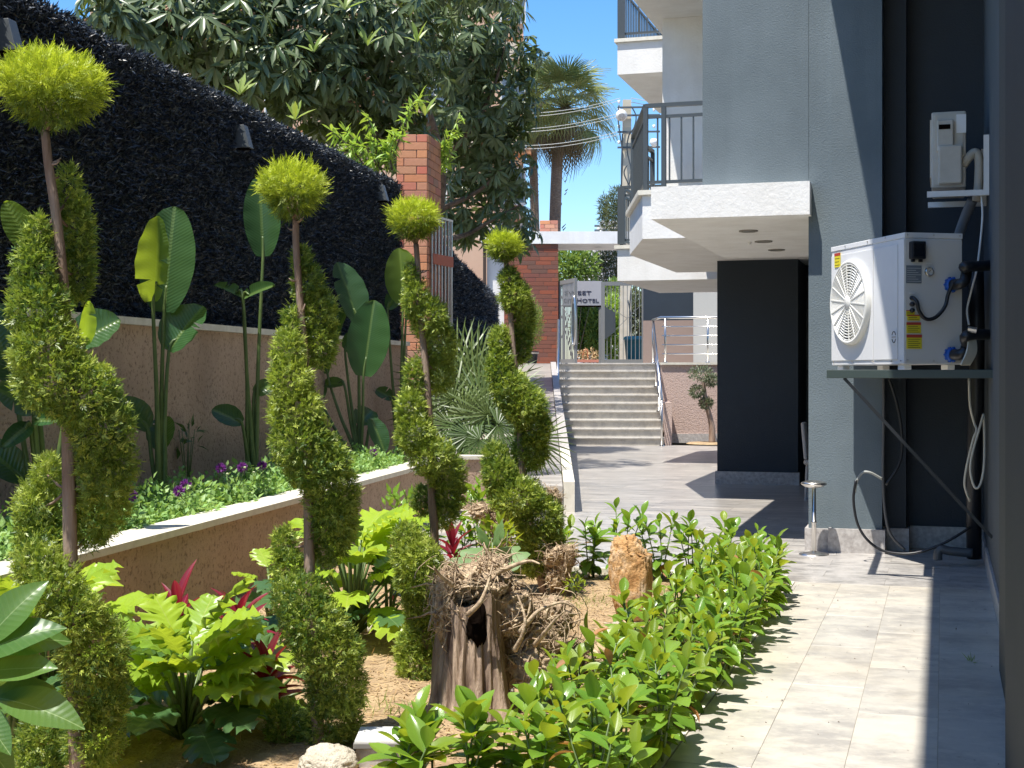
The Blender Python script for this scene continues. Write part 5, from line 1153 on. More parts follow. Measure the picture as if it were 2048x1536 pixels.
# ribbed plastic cover lying in the bed
gc_ = P(772, 1478, 5.52); gc_.z = .082
gt = thing('ribbed_cover', 'white ribbed plastic cover lying on the soil between topiary and stump', 'cover', gc_)
ux = Vector((RT[0], RT[1], 0)); uy = Vector((FW[0], FW[1], 0)); tl = Vector((0, 0, .06))
MB().obox(gc_, ux * .115, uy * .115, Vector((0, 0, .012))).build('plate', mat('cover_groove', (.20, .19, .17), .7), gt, bevel=.004)
MB().obox(gc_ - Vector((0, 0, .052)), ux * .105, uy * .10, Vector((0, 0, .039))).build('box', M['plinth'], gt)
for i in range(13): MB().obox(gc_ + uy * (-.105 + i * .0175) + Vector((0, 0, .0145)), ux * .11, uy * .0058, Vector((0, 0, .005))).build('rib', M['white'], gt)

# loose straw, chips and sprouts on the soil
n = 34000; Pt = np.stack([rng.uniform(-4.6, BED_X - .06, n), rng.uniform(3.6, 10.3, n), np.zeros(n)], 1)
Pt[:, 2] = np.array([mnoise.noise((a * 1.6, b * 1.6, 0)) * .035 + mnoise.noise((a * 9, b * 9, 3)) * .012 for a, b in Pt[:, :2]]) + .02
D = rdir(n); D[:, 2] *= .18; V, Fq = blades(Pt, D, np.tile([0, 0, 1.0], (n, 1)) + rdir(n) * .3, .02 + .06 * rng.random(n) ** 2, .005 + .004 * rng.random(n))
tag(link('straw_mulch', npmesh('straw_mulch', V, Fq, M['straw'], rng.random(n))), kind='stuff')
def sprouts(name, label, cx_, cy_, r_, n, L):
    Pt = np.stack([rng.normal(cx_, r_, n), rng.normal(cy_, r_, n), np.full(n, .015)], 1); V, Fq = blades(Pt, rdir(n, 1.6), rdir(n), L * (.4 + .8 * rng.random(n)), .0045)
    return tag(link(name, npmesh(name, V, Fq, M['grass'], rng.random(n))), label, 'weeds')
for px, py, d, r_, n, L, lab in ((770, 1410, 6.2, .10, 60, .09, 'sparse grass sprouts on the soil left of the large stump'), (1180, 1200, 9.2, .12, 160, .05, 'small weed patch left of the orange rock'), (1330, 1180, 9.5, .16, 260, .06, 'weed patch right of the orange rock under the shrubs'), (1500, 1130, 9.9, .1, 120, .06, 'weeds at the far corner of the soil bed'), (1690, 1330, 7.6, .01, 14, .06, 'tiny grass tuft in a joint of the shaded tiles')):
    c = P(px, py, d) if px != 1690 else G(1942, 1330); sprouts('weeds', lab, c.x, c.y, r_, n, L)

# big glossy leaved plant at the near left corner
big = [leaf_shape('leaf', 1, .44, M['bigleaf'], c_, .14, 10, .5, .01, rnd=i) for i, c_ in enumerate((.25, .5, .8))]
bb = P(-40, 1500, 4.2); bb.z = .02
bt = thing('glossy_plant', 'big leaved glossy green plant cut by the left edge at the bottom', 'plant', bb)
MB().tube([bb, bb + Vector((.02, 0, .3)), P(-10, 1290, 4.2)], [.016, .013, .008], 8).build('stem', M['stem'], bt, True)
for (bx, by), (tx, ty), dsh, rl in (((-40, 1300), (70, 1148), .0, .3), ((-60, 1330), (76, 1205), -.08, -.5), ((-30, 1300), (128, 1244), -.02, .9), ((-40, 1345), (105, 1322), -.06, .6), ((-20, 1400), (108, 1345), .02, .2), ((-10, 1395), (160, 1420), -.1, .8), ((-60, 1400), (20, 1500), -.1, .3), ((-50, 1250), (20, 1160), .1, 0), ((-60, 1450), (40, 1560), .0, .2), ((-30, 1330), (84, 1230), .12, .1), ((-40, 1420), (95, 1365), .08, -.3)):
    a_, c_ = P(bx, by, 4.2), P(tx, ty, 4.2 + dsh); v_ = c_ - a_; put_leaf(bt, random.choice(big), a_, v_, TOCAM * .7 + Vector((0, 0, .7)) + RIGHT * rl * .5, v_.length)
# fig seedling with two big lobed leaves and small shrubs behind the stump
fg = thing('fig_seedling', 'young fig with two large pale lobed leaves just behind the large stump', 'plant', P(985, 1180, 8.0) * 1)
fb = P(985, 1180, 8.0); figm = lobed_shape('leaf', 1, .9, M['fig'], 2, 3, .5, .01)
MB().tube([Vector((fb.x, fb.y, 0)), fb, P(985, 1085, 8.0)], .006, 6).build('stem', M['stem'], fg, True)
for (bx, by), (tx, ty), w_ in (((975, 1098), (928, 1130), .2), ((990, 1098), (1032, 1118), .2), ((982, 1090), (962, 1070), .1), ((986, 1088), (1000, 1062), .1)):
    a_, c_ = P(bx, by, 8.0), P(tx, ty, 7.9); v_ = c_ - a_; put_leaf(fg, figm, a_, v_, TOCAM + Vector((0, 0, .8)), v_.length * 1.3)
def leafy(name, label, cat, base, c, r_, n, L, m, group=None, aspect=.34, up=.3, stem=True, smat='stem', tri=None):
    t = thing(name, label, cat, base, group); u = rdir(n); Pt = np.array(c) + u * np.array(r_) * (rng.random(n) ** .45)[:, None]
    D = nrm(u * .6 + rdir(n) * .7 + np.array([0, 0, up])); tv, tf = folded(1, aspect); V, Fq = bake(tv, tf, Pt, D, nrm(rdir(n) * .6 + np.array([0, 0, 1])), L * (.6 + .7 * rng.random(n)))
    tag(link('foliage', npmesh('foliage', V, Fq, M[m], rng.random(n)), t), kind='stuff')
    if stem:
        sm_ = MB()
        for i in range(6): e = Vector(c) + Vector(rng.normal(size=3) * np.array(r_) * .45); sm_.tube([Vector(base), Vector(base).lerp(e, .5) + Vector((0, 0, .02)), e], [.02 * r_[0] + .004, .012 * r_[0] + .003, .003], 5)
        tag(sm_.build('stems', M[smat], t, True), kind='stuff')
    return t
for px, py, d, r_, n, L, m, lab in ((960, 1010, 10.6, (.16, .16, .16), 130, .10, 'laurel', 'leafy green shrub behind the pale rooted stump'), (1000, 1080, 8.8, (.10, .10, .12), 70, .09, 'laurely', 'yellow green sprig above the large stump'), (800, 1030, 9.6, (.13, .13, .16), 90, .09, 'laurel', 'dark leafy shrub against the planter left of the third topiary'), (1150, 1170, 9.4, (.07, .07, .05), 60, .04, 'laurely', 'little bright weed at the foot of the smaller stump'), (375, 872, 11.2, (.12, .12, .12), 26, .10, 'strel', 'small dark leafed plant against the pink wall in the planter'), (1125, 1150, 9.9, (.12, .1, .05), 80, .05, 'laurel', 'low green weed between the smaller stump and the far shrubs')):
    c = P(px, py, d); b = Vector((c.x, c.y, .5 if py < 900 else .0)); leafy('leafy_plant', lab, 'plant', b, c, r_, n, L, m, aspect=.4)

# ================================================================== FAN PALMS AT THE END OF THE PLANTER
def fan_leaf(name, m, segs=26, arc=250, droop=.35, w=.045, rnd=0):
    v = []; f = []
    for i in range(segs):
        a = rad(-arc / 2 + arc * i / (segs - 1)); L = (1 - .25 * abs(a) / rad(arc / 2)) * (1 + .06 * math.sin(i * 7 + rnd)); dx, dy = math.cos(a), math.sin(a); px_, py_ = -dy, dx; b = len(v)
        for q, ww in ((.04, .25), (.45, 1), (.8, .6), (1.0, .05)):
            z = -droop * q ** 3 * L + .04 * math.sin(i * 2.1 + rnd) * q; x, y = dx * L * q, dy * L * q
            v += [(x - px_ * w * ww / 2, y - py_ * w * ww / 2, z + (.012 if i % 2 else 0)), (x + px_ * w * ww / 2, y + py_ * w * ww / 2, z + (0 if i % 2 else .012))]
        for k in range(3): f.append((b + 2 * k, b + 2 * k + 2, b + 2 * k + 3, b + 2 * k + 1))
    me = bpy.data.meshes.new(name); me.from_pydata(v, [], f); me.materials.append(m); me.update(); return me
fls = [fan_leaf('leaf', M['fan'], 28, 240, dr, .036, i) for i, dr in enumerate((.15, .4, .7))]
def fan_palm(label, base, hubs, d, L, name='fan_palm'):
    t = thing(name, label, 'palm', base); st_ = MB()
    for i, (px, py, ang, tilt, s, dsh) in enumerate(hubs):
        h = P(px, py, d + dsh); st_.tube([base, base.lerp(h, .55) + Vector((0, 0, .08)), h], [.014, .01, .006], 6)
        dv_ = RIGHT * math.sin(rad(ang)) + Vector((0, 0, 1)) * math.cos(rad(ang)); nn = TOCAM * 1.0 + Vector((0, 0, tilt)); put_leaf(t, fls[i % 3], h, dv_, nn, L * s)
    tag(st_.build('leaf_stalks', M['stem'], t, True), kind='stuff')
fb1 = P(925, 900, 16.4); fb1.z = .5
fan_palm('bushy fan palm at the end of the planter between third and fourth topiary', fb1, [(948, 770, 10, .1, 1.15, .3), (905, 800, -25, .5, 1, 0), (880, 770, -40, .2, 1, .2), (960, 800, 45, .4, 1, 0), (915, 740, -5, .2, 1.1, .4), (930, 830, 20, .9, .9, -.1), (985, 770, 55, .3, 1, .3), (870, 830, -60, .5, .9, 0), (945, 850, 80, 1, .8, -.2), (900, 850, -70, .8, .8, -.1), (955, 735, 30, .2, 1, .5)], 16.4, .62)
fb2 = P(985, 905, 16.2); fb2.z = .5
fan_palm('fan palm with long drooping fronds beside the fourth topiary and the ramp', fb2, [(975, 830, -20, .4, 1, 0), (995, 850, 100, .5, 1.05, -.1), (940, 870, -80, .6, 1, -.1), (1020, 870, 110, .4, 1.1, 0), (1065, 880, 105, .3, .95, .0), (960, 880, -120, .7, .9, -.2), (1000, 800, 30, .3, 1, .2)], 16.2, .60)

# bits of dirt and dry leaf on the path
n = 260; Pt = np.stack([rng.uniform(-1.0, .25, n), rng.uniform(4.2, 10.3, n), np.full(n, .003)], 1); D = rdir(n); D[:, 2] *= .1
V, Fq = blades(Pt, D, np.tile([0, 0, 1.0], (n, 1)) + rdir(n) * .3, .006 + .022 * rng.random(n) ** 3, .003 + .007 * rng.random(n) ** 2)
tag(link('path_litter', npmesh('path_litter', V, Fq, mat('litter', (.12, .08, .05), .9), None)), kind='stuff')
# ================================================================== LOQUAT TREE BEHIND THE HEDGE
def rosette_cloud(clusters, count, nl=9, L=.23, droop=.5):
    """leaf placements: rosettes spread through ellipsoids (px, py, d, rx, ry, rd)"""
    w_ = np.array([c[3] * c[4] for c in clusters], float); w_ /= w_.sum(); idx = rng.choice(len(clusters), count, p=w_); Cn = []; U_ = []
    for i in idx:
        px, py, d, rx, ry, rd = clusters[i]; u = rdir(1)[0]; s = .35 + .65 * rng.random() ** .5; sc_ = d / F
        o = np.array(P(px, py, d)) + (np.array(RIGHT) * u[0] * rx * sc_ + np.array([0, 0, 1]) * u[2] * ry * sc_ - np.array(TOCAM) * u[1] * rd) * s; Cn.append(o); U_.append(np.array(RIGHT) * u[0] - np.array(TOCAM) * u[1] + np.array([0, 0, u[2]]))
    Cn = np.array(Cn); U_ = nrm(np.array(U_) + np.array([0, 0, .75])); n = count * nl; Pt = np.repeat(Cn, nl, 0); A = np.repeat(U_, nl, 0)
    B = nrm(np.cross(A, np.repeat(rdir(count), nl, 0))); Cc = np.cross(A, B); ph = np.tile(np.arange(nl) * 2 * np.pi / nl * 1.0, count) + np.repeat(rng.random(count) * 6, nl)
    ph = ph + rng.normal(size=n) * .35; D = B * np.cos(ph)[:, None] + Cc * np.sin(ph)[:, None] + A * (.55 - 1.1 * rng.random(n))[:, None] + np.array([0, 0, -.62]) + rdir(n) * .35; D = nrm(D)
    return Pt + D * .02, D, nrm(A + rdir(n) * .25), L * (.6 + .6 * rng.random(n)), np.repeat(np.arange(count), nl)
def curvedleaf(W):
    return np.array([(0, 0, 0), (.3, W * .38, .02), (.65, W * .45, -.04), (1, 0, -.16), (.65, -W * .45, -.04), (.3, -W * .38, .02), (.3, 0, -.02), (.65, 0, -.08)]), np.array([(0, 6, 1, 1), (1, 6, 7, 2), (2, 7, 3, 3), (0, 5, 6, 6), (5, 4, 7, 6), (4, 3, 7, 7)])
def trifix(tf):
    out = []
    for q in tf:
        if q[2] == q[3]: out.append(tuple(q[:3]))
        else: out += [(q[0], q[1], q[2]), (q[0], q[2], q[3])]
    return np.array(out)
LV, LF_ = curvedleaf(.26); LF_ = trifix(LF_)
LQ = [(300, 60, 15.5, 110, 90, 1.0), (430, 60, 16, 140, 110, 1.2), (520, 150, 16.5, 130, 90, 1.2), (620, 60, 17, 150, 120, 1.4), (640, 180, 17, 120, 80, 1.2), (760, 70, 18, 150, 120, 1.5), (760, 190, 18, 110, 70, 1.2), (890, 90, 19, 130, 120, 1.5), (960, 60, 19.5, 100, 110, 1.4), (900, 210, 19.5, 110, 100, 1.4),
      (980, 190, 20, 100, 120, 1.3), (950, 310, 20.5, 90, 100, 1.2), (1010, 330, 20.5, 60, 70, 1.1), (940, 410, 21, 80, 80, 1.1), (1020, 420, 20.5, 66, 70, 1.0), (900, 450, 21, 55, 40, .8), (1060, 100, 20, 30, 40, .8), (230, 20, 15, 70, 50, .7), (800, 270, 19, 80, 70, 1.0), (1045, 200, 20.5, 42, 60, .8), (480, -60, 17, 300, 90, 1.4), (850, -50, 19, 250, 80, 1.5), (1050, 478, 20.2, 36, 26, .5), (700, 250, 18, 80, 50, .8)]
lt0 = P(860, 748, 25.5); lt0.z = 0
lt = thing('loquat_tree', 'large dark leafed loquat tree spreading above the hedge, with small brown fruit', 'tree', lt0)
LQ = [(a, b, (d + 2.6 if a < 600 else d + 2.8 if a < 880 else d + 6.4), e, f, g) for a, b, d, e, f, g in LQ]
cnt = 2500; Pt, D, N_, S, rid = rosette_cloud(LQ, cnt, 9, .275)
# the 300 leaves nearest the viewer on the lit side are pieces of their own
dist = np.linalg.norm(Pt - np.array([0, 0, EYE]), axis=1) - (Pt[:, 2]) * .1; score = dist.copy(); order = np.argsort(score); pick = np.zeros(len(Pt), bool); pick[order[:2400:8]] = True
one = [bpy.data.meshes.new('leaf') for _ in range(2)]
for me, m_ in zip(one, (M['loquato'], M['loquaty'])):
    me.from_pydata([tuple(v) for v in LV], [], [tuple(int(i) for i in q) for q in LF_]); me.materials.append(m_); me.update()
for i in np.nonzero(pick)[0]: put_leaf(lt, one[0], Vector(Pt[i]), Vector(D[i]), Vector(N_[i]), float(S[i]))
k = ~pick; V, Fq = bake(LV, LF_, Pt[k], D[k], N_[k], S[k]); tag(link('foliage', npmesh('foliage', V, Fq, M['loquat'], np.clip(rng.random(k.sum()) * .7 + (rng.random(cnt) * .4)[rid[k]], 0, 1)), lt), kind='stuff')
m3 = P(880, 330, 24.5)
tk = MB().tube(smooth([lt0, lt0 + Vector((.1, 0, 1.6)), P(870, 480, 25.3), m3, P(840, 180, 23), P(800, 40, 22)], 4), list(np.linspace(.17, .06, 21)), 10).build('trunk', M['barkdark'], lt, True)
for q in (((870, 480, 21.2), (930, 470, 21), (985, 440, 20.8), (1040, 410, 20.6)), (((880, 330, 20.8)), (940, 260, 20.2), (985, 180, 20), (1010, 90, 19.8)), ((880, 400, 20.9), (780, 300, 19), (690, 190, 17.5), (600, 90, 17)), ((840, 180, 19.5), (720, 120, 18), (560, 90, 16.6), (420, 40, 16)), ((880, 420, 21), (960, 380, 20.8), (1010, 330, 20.6)), ((700, 150, 17.6), (560, 160, 16.8), (430, 110, 16)), ((300, 40, 15.6), (420, 60, 16), (560, 100, 16.6))):
    MB().tube(smooth([P(a[0], a[1], a[2] + (2.4 if a[0] < 880 else 5.5)) for a in q], 4), list(np.linspace(.06, .015, (len(q) - 1) * 4 + 1)), 7).build('limb', M['barkdark'], lt, True)
fr = MB()
for i in rng.choice(cnt, 130, replace=False):
    c = Pt[i * 9] - D[i * 9] * .02
    for j in range(4): o = Vector(c) + Vector(rng.normal(size=3) * .045) + Vector((0, 0, .02)); fr.lathe([(0, .017), (.014, .01), (.016, 0), (.011, -.012), (0, -.015)], o, 7)
tag(fr.build('fruit', mat('loquat_fruit', (.30, .16, .09), .6, c2=(.42, .25, .12), vs=20), lt, True), kind='stuff')
yt = [(480, 190), (735, 92), (835, 85), (628, 105), (850, 232), (690, 20), (590, 240)]
for px, py in yt:
    c = P(px, py, 17.6 + max(0, px - 500) / 600 * 2.8)
    for j in range(6):
        a = j * 1.05 + random.random(); e = rad(random.uniform(20, 75)); dv_ = RIGHT * math.cos(a) * math.cos(e) + TOCAM * math.sin(a) * math.cos(e) * .8 + Vector((0, 0, math.sin(e) + .1)); put_leaf(lt, one[1], c, dv_, Vector((0, 0, 1)) + TOCAM * .4, random.uniform(.22, .34))

# bright green peach shrub over the hedge, both sides of the pillar
def peach(label, shoots, d, base):
    t = thing('peach_tree', label, 'tree', base); st_ = MB(); PP = []; DD = []
    for (x0, y0), (x1, y1) in shoots:
        a, b = P(x0, y0, d + random.uniform(-.2, .2)), P(x1, y1, d + random.uniform(-.3, .1)); st_.tube([a, a.lerp(b, .5) + Vector((0, 0, .06)), b], [.012, .008, .003], 5)
        for i in range(46):
            q = random.random(); p = a.lerp(b, q) + Vector((0, 0, .06 * 4 * q * (1 - q))); PP.append(p); DD.append((b - a).normalized() * .5 + Vector(rng.normal(size=3)) * .7 + Vector((0, 0, -.35)))
    st_.tube([base, P(shoots[0][0][0], shoots[0][0][1], d)], .03, 6).build('limb', M['barkdark'], t, True); n = len(PP)
    tv, tf = curvedleaf(.26); V, Fq = bake(tv, trifix(tf), np.array([tuple(p) for p in PP]), np.array([tuple(p) for p in DD]), nrm(rdir(n) * .5 + np.array([0, 0, 1])), .15 * (.6 + .6 * rng.random(n)))
    tag(link('foliage', npmesh('foliage', V, Fq, M['peachl'], rng.random(n)), t), kind='stuff')
pb_ = P(760, 748, 17.8); pb_.z = 0
peach('bright green narrow leafed peach tree rising over the hedge left of the brick pillar', [((770, 350), (690, 262)), ((770, 340), (668, 300)), ((760, 340), (735, 232)), ((770, 330), (790, 270)), ((750, 350), (700, 320)), ((740, 345), (660, 260)), ((775, 330), (740, 280)), ((785, 340), (770, 290)), ((720, 340), (750, 320)), ((780, 310), (830, 200)), ((790, 300), (845, 185)), ((770, 320), (700, 290)), ((730, 350), (690, 330))], 17.9, pb_)
pc_ = P(880, 748, 20.0); pc_.z = 0
peach('bright green peach shoots to the right of the brick pillar', [((870, 340), (922, 232)), ((870, 350), (905, 300)), ((868, 360), (900, 325)), ((875, 310), (915, 265)), ((865, 330), (890, 290))], 19.9, pc_)

# ================================================================== TALL PALMS
wls = [fan_leaf('leaf', M['wash'], 26, 190, dr, .042, i) for i, dr in enumerate((.2, .5, .8))]; dls = [fan_leaf('dead_leaf', M['dead'], 22, 150, 1.1, .05, i) for i in range(2)]
def tall_palm(label, px, ptop, pbase, d, R, tw, nleaf=46):
    b = P(px, 748, d); b.z = 1.0; hub = P(ptop[0], ptop[1], d); t = thing('tall_palm', label, 'palm', b, None); pts = [Vector((P(pbase[0], pbase[1], d))), P((ptop[0] + pbase[0]) / 2 - 3, (ptop[1] + pbase[1]) / 2, d), hub]; pts[0].z = 1.0
    MB().tube(smooth(pts, 10), list(np.linspace(tw * 1.15, tw * .85, 21)), 14).build('trunk', mat('palm_trunk', (.16, .12, .09), .95, c2=(.30, .24, .18), vs=10, stretch=(1, 1, 3), bump=1, bs=8, bdist=.05) if 'palm_trunk' not in bpy.data.materials else bpy.data.materials['palm_trunk'], t, True)
    st_ = MB()
    for i in range(nleaf):
        q = i / nleaf; el = rad(80 - 132 * q + random.uniform(-10, 10)); a = i * 2.4; pet = R * (.40 + .22 * random.random()); dv_ = Vector((math.cos(a) * math.cos(el), math.sin(a) * math.cos(el), math.sin(el))); o = hub + dv_ * pet - Vector((0, 0, pet * .15 * (1 - math.sin(el))))
        st_.tube([hub, o], [.03, .012], 5); d2 = (dv_ + Vector((0, 0, -.12 - .35 * q))).normalized(); nn = Vector((-math.cos(a) * math.sin(el), -math.sin(a) * math.sin(el), math.cos(el)))
        put_leaf(t, wls[i % 3] if q < .86 else dls[i % 2], o, d2, nn, R * random.uniform(.40, .56), 'leaf' if q < .86 else 'dead_leaf')
    tag(st_.build('leaf_stalks', M['wash'], t, True), kind='stuff')
    bs_ = MB()
    for i in range(90):
        q = random.random(); p = pts[0].lerp(hub, .25 + .75 * q); a = random.uniform(0, 6.28); e = Vector((math.cos(a), math.sin(a), 0)); bs_.tube([p + e * tw * .8, p + e * tw * 1.25 + Vector((0, 0, .10))], [.03, .012], 4)
    tag(bs_.build('leaf_bases', bpy.data.materials['palm_trunk'], t), kind='stuff')
tall_palm('taller fan palm with a full round crown against the blue sky', 1105, (1130, 215), (1103, 470), 58, 2.45, .23, 60)
tall_palm('second fan palm with a thinner trunk, its crown merging behind the loquat tree', 1076, (1062, 205), (1078, 470), 61, 2.1, .18, 46)

# ================================================================== STREET BEYOND THE GATE
def box_building(name, label, px0, px1, d, z1, depth, m, z0=1.0):
    a, b = P(px0, 748, d), P(px1, 748, d); a.z = b.z = 0; n = Vector((FW[0], FW[1], 0)) * depth; t = thing(name, label, 'building', (a + b) / 2 + Vector((0, 0, z0)))
    MB().prism([a, b, b + n, a + n], z0, z1).build('wall', m, t); return t, a, b
M['peachwall'] = mat('peach_render', (.52, .33, .22), .85, c2=(.58, .38, .26), vs=1); M['creamwall'] = mat('cream_band', (.56, .47, .36), .85); M['winframe'] = mat('window_frame', (.62, .61, .58), .5)
M['glass'] = mat('window_glass', (.10, .12, .14), .08, spec=.8); M['ochre'] = mat('ochre_band', (.45, .20, .09), .85)
t, a, b = box_building('apartment_block', 'tall peach apartment block half hidden behind the loquat tree', 180, 1047, 47, 24, 8, M['peachwall'])
tc = -Vector((FW[0], FW[1], 0)); W_ = (b - a).length; e = (b - a).normalized()
for z in np.arange(3.2, 24, 3.0):
    MB().obox((a + b) / 2 + Vector((0, 0, z)) + tc * .03, e * W_ / 2 * 1.001, tc * .06, Vector((0, 0, .28))).build('floor_band', M['creamwall'], t)
    MB().obox((a + b) / 2 + Vector((0, 0, z + .36)) + tc * .03, e * W_ / 2 * 1.001, tc * .05, Vector((0, 0, .07))).build('floor_band', M['ochre'], t)
    for k in range(5):
        c = b - e * (.35 + 2.6 * k) + Vector((0, 0, z + 1.5)); f = MB().obox(c + tc * .04, e * .42, tc * .05, Vector((0, 0, .62))).build('window', M['winframe'], t)
        for sg in (-1, 1): MB().obox(c + tc * .1 + e * sg * .2, e * .165, tc * .01, Vector((0, 0, .54))).build('pane', M['glass'], f)
for z, nm in ((8.2, 0),):
    c = P(1010, 285, 46.4); MB().obox(c - Vector((0, 0, .35)), e * .85, tc * .5, Vector((0, 0, .10))).build('balcony', M['ochre'], t)
c = P(1015, 268, 46.0); leafy('balcony_plant', 'green plants trailing on the balcony of the peach block', 'plant', c - Vector((0, 0, .3)), c, (.65, .4, .32), 500, .16, 'shrub', None)
t, a, b = box_building('low_house', 'low peach and cream house seen between the hedge end and the white column', 860, 974, 43, 5.6, 6, M['peachwall'])
W_ = (b - a).length; e = (b - a).normalized()
for z, h_, m_ in ((4.02, .10, 'ochre'), (3.55, .32, 'creamwall'), (2.95, .16, 'white'), (2.55, .06, 'creamwall')): MB().obox((a + b) / 2 + Vector((0, 0, z)) + tc * .03, e * W_ / 2 * 1.002, tc * .07, Vector((0, 0, h_))).build('wall_band', M[m_], t)
# far white terrace block
t, a, b = box_building('white_block', 'far white stepped apartment block above the canopy', 1184, 1262, 150, 16.2, 20, M['white'])
a2, b2 = P(1203, 748, 149), P(1262, 748, 149); a2.z = b2.z = 0; MB().prism([a2, b2, b2 - tc * 10, a2 - tc * 10], 16.2, 17.6).build('upper_floor', M['white'], t)
for i in range(3):
    for k in range(3): c = P(1194 + 16 * i, 452 + 9 * k, 148.8); MB().obox(c, e * .28, tc * .1, Vector((0, 0, .12))).build('window', M['glass'], t)
t, a, b = box_building('white_house', 'white house across the street seen above the hotel sign', 1168, 1222, 62, 5.6, 8, M['white'])
MB().obox((a + b) / 2 + Vector((0, 0, 5.0)) + tc * .3, e * .8, tc * .3, Vector((0, 0, .05))).build('ledge', M['white'], t)
for k in range(3): c = a.lerp(b, .2 + .3 * k) + Vector((0, 0, 4.3)) + tc * .02; MB().obox(c, e * .14, tc * .03, Vector((0, 0, .35))).build('window', M['glass'], t)

# pole, lamp, wires
pc0 = P(1251, 748, 41.5); pc0.z = 1.2; up_ = thing('utility_pole', 'concrete utility pole with street lamp and cables behind the balcony', 'pole', pc0)
M['conc'] = mat('pole_concrete', (.50, .44, .33), .9, c2=(.60, .54, .43), vs=3)
k0, k1 = P(1250, 748, 41.5), P(1254, 200, 41.5); k0.z = 1.2
MB().hexa([k0 + RIGHT * x_ + TOCAM * y_ for x_, y_ in ((-.17, .1), (.17, .1), (.17, -.1), (-.17, -.1))], [k1 + RIGHT * x_ + TOCAM * y_ for x_, y_ in ((-.12, .08), (.12, .08), (.12, -.08), (-.12, -.08))]).build('shaft', M['conc'], up_)
for y_ in (215, 231, 264, 295): MB().bar(P(1235, y_, 41.3), P(1320, y_ - 1, 41.3), .05, .05).build('cross_arm', M['lampgrey'], up_)
for y_ in (206, 222, 255, 287):
    for x_ in (1238, 1308): MB().lathe([(0, .09), (.05, .07), (.03, .03), (.05, .0), (0, -.02)], P(x_, y_, 41.3), 10).build('insulator', M['white'], up_, True)
lm = MB().lathe([(0, .16), (.13, .12), (.17, .02), (.16, -.08), (.10, -.14), (0, -.15)], P(1243, 231, 41.0), 16, (TOCAM.x, TOCAM.y, -.5)).build('lamp_head', M['winframe'], up_, True)
MB().lathe([(0, .165), (.11, .14)], P(1243, 231, 41.0), 16, (TOCAM.x, TOCAM.y, -.5)).build('lens', M['plinth'], lm)
MB().lathe([(0, .12), (.09, .1), (.13, .0), (.05, -.12), (0, -.13)], P(1308, 285, 41.0), 14).build('globe_lamp', M['white'], up_, True)
for q in (((1238, 210), (1236, 235), (1240, 270), (1245, 310), (1243, 372)), ((1262, 212), (1272, 232), (1268, 255), (1258, 270), (1254, 300), (1262, 340), (1258, 370)), ((1254, 330), (1248, 345), (1254, 362), (1261, 375)), ((1245, 268), (1243, 330), (1243, 368)), ((1256, 600), (1262, 640), (1257, 690)), ((1262, 576), (1259, 640), (1262, 720))):
    MB().tube(smooth([P(x_, y_, 41.2) for x_, y_ in q], 4), .02, 5).build('cable', M['rail'], up_, True)
for i, (x0, y0, x1, y1, dd_) in enumerate(((1000, 226, 1241, 196, 0), (1000, 233, 1241, 201, .3), (985, 258, 1241, 226, 0), (985, 264, 1241, 232, .3), (1000, 290, 1241, 262, 0), (1000, 297, 1241, 268, .3))):
    a_, b_ = P(x0, y0, 44 + dd_), P(x1, y1, 41.3 + dd_ * .3); pts = [a_.lerp(b_, q) - Vector((0, 0, .16 * 4 * q * (1 - q))) for q in np.linspace(0, 1, 12)]
    tag(MB().tube(pts, .009, 5).build('power_line', M['wire'] if 'wire' in M else mat('pale_wire', (.55, .55, .50), .5) if 'pale_wire' not in bpy.data.materials else bpy.data.materials['pale_wire']), 'pale %s wire of the %s pair strung from the pole past the palms' % (('upper', 'lower')[i % 2], ('top', 'middle', 'bottom')[i // 2]), 'power line', 'power lines in front of the tall palms')
for i, (x0, y0, x1, y1) in enumerate(((1262, 196, 1420, 225), (1262, 204, 1420, 236))):
    tag(MB().tube([P(x0, y0, 41.3), P(x1, y1, 46)], .012, 5).build('power_line', bpy.data.materials['pale_wire']), 'pale power line leaving the pole behind the upper balcony, %s of the two' % ('upper', 'lower')[i], 'power line', 'power lines behind the balconies')
# hotel sign
def text(parent, s, c, h, dx, dn, m, wscale=1.0, name='letters'):
    cu_ = bpy.data.curves.new(name, 'FONT'); cu_.body = s; cu_.size = h; cu_.extrude = .006; cu_.align_x = 'LEFT'; tmp = bpy.data.objects.new('tmp', cu_); COL.objects.link(tmp)
    bpy.context.view_layer.update(); me = bpy.data.meshes.new_from_object(tmp.evaluated_get(bpy.context.evaluated_depsgraph_get())); bpy.data.objects.remove(tmp); me.materials.clear(); me.materials.append(m)
    Mx = Matrix((dx * wscale, Vector((0, 0, 1)), dn)).transposed().to_4x4(); Mx.translation = c; return place(name, me, parent, Mx)
DS = 39.0
sg0 = P(1163, 592, DS); hs = thing('hotel_sign', 'grey hotel sign board with dark capital letters behind the open gate', 'sign', sg0)
q0, q1 = P(1125, 611, DS), P(1204, 562, DS)
M['signgrey'] = mat('sign_grey', (.40, .40, .43), .5); M['signink'] = mat('sign_navy', (.015, .015, .05), .5)
MB().obox((q0 + q1) / 2 - TOCAM * .03, RIGHT * (q1 - q0).dot(RIGHT) / 2, TOCAM * .028, Vector((0, 0, (q1.z - q0.z) / 2))).build('board', M['signgrey'], hs)
MB().obox(P(1165, 612.5, DS) , RIGHT * (q1 - q0).dot(RIGHT) / 2, TOCAM * .05, Vector((0, 0, .02))).build('bottom_edge', M['hollow'], hs)
text(hs, 'SWEET', P(1128, 589.5, DS) + TOCAM * .003, .150, RIGHT, TOCAM, M['signink'], 1.62)
text(hs, 'CITY', P(1126, 604.5, DS) + TOCAM * .003, .140, RIGHT, TOCAM, M['signink'], 1.15)
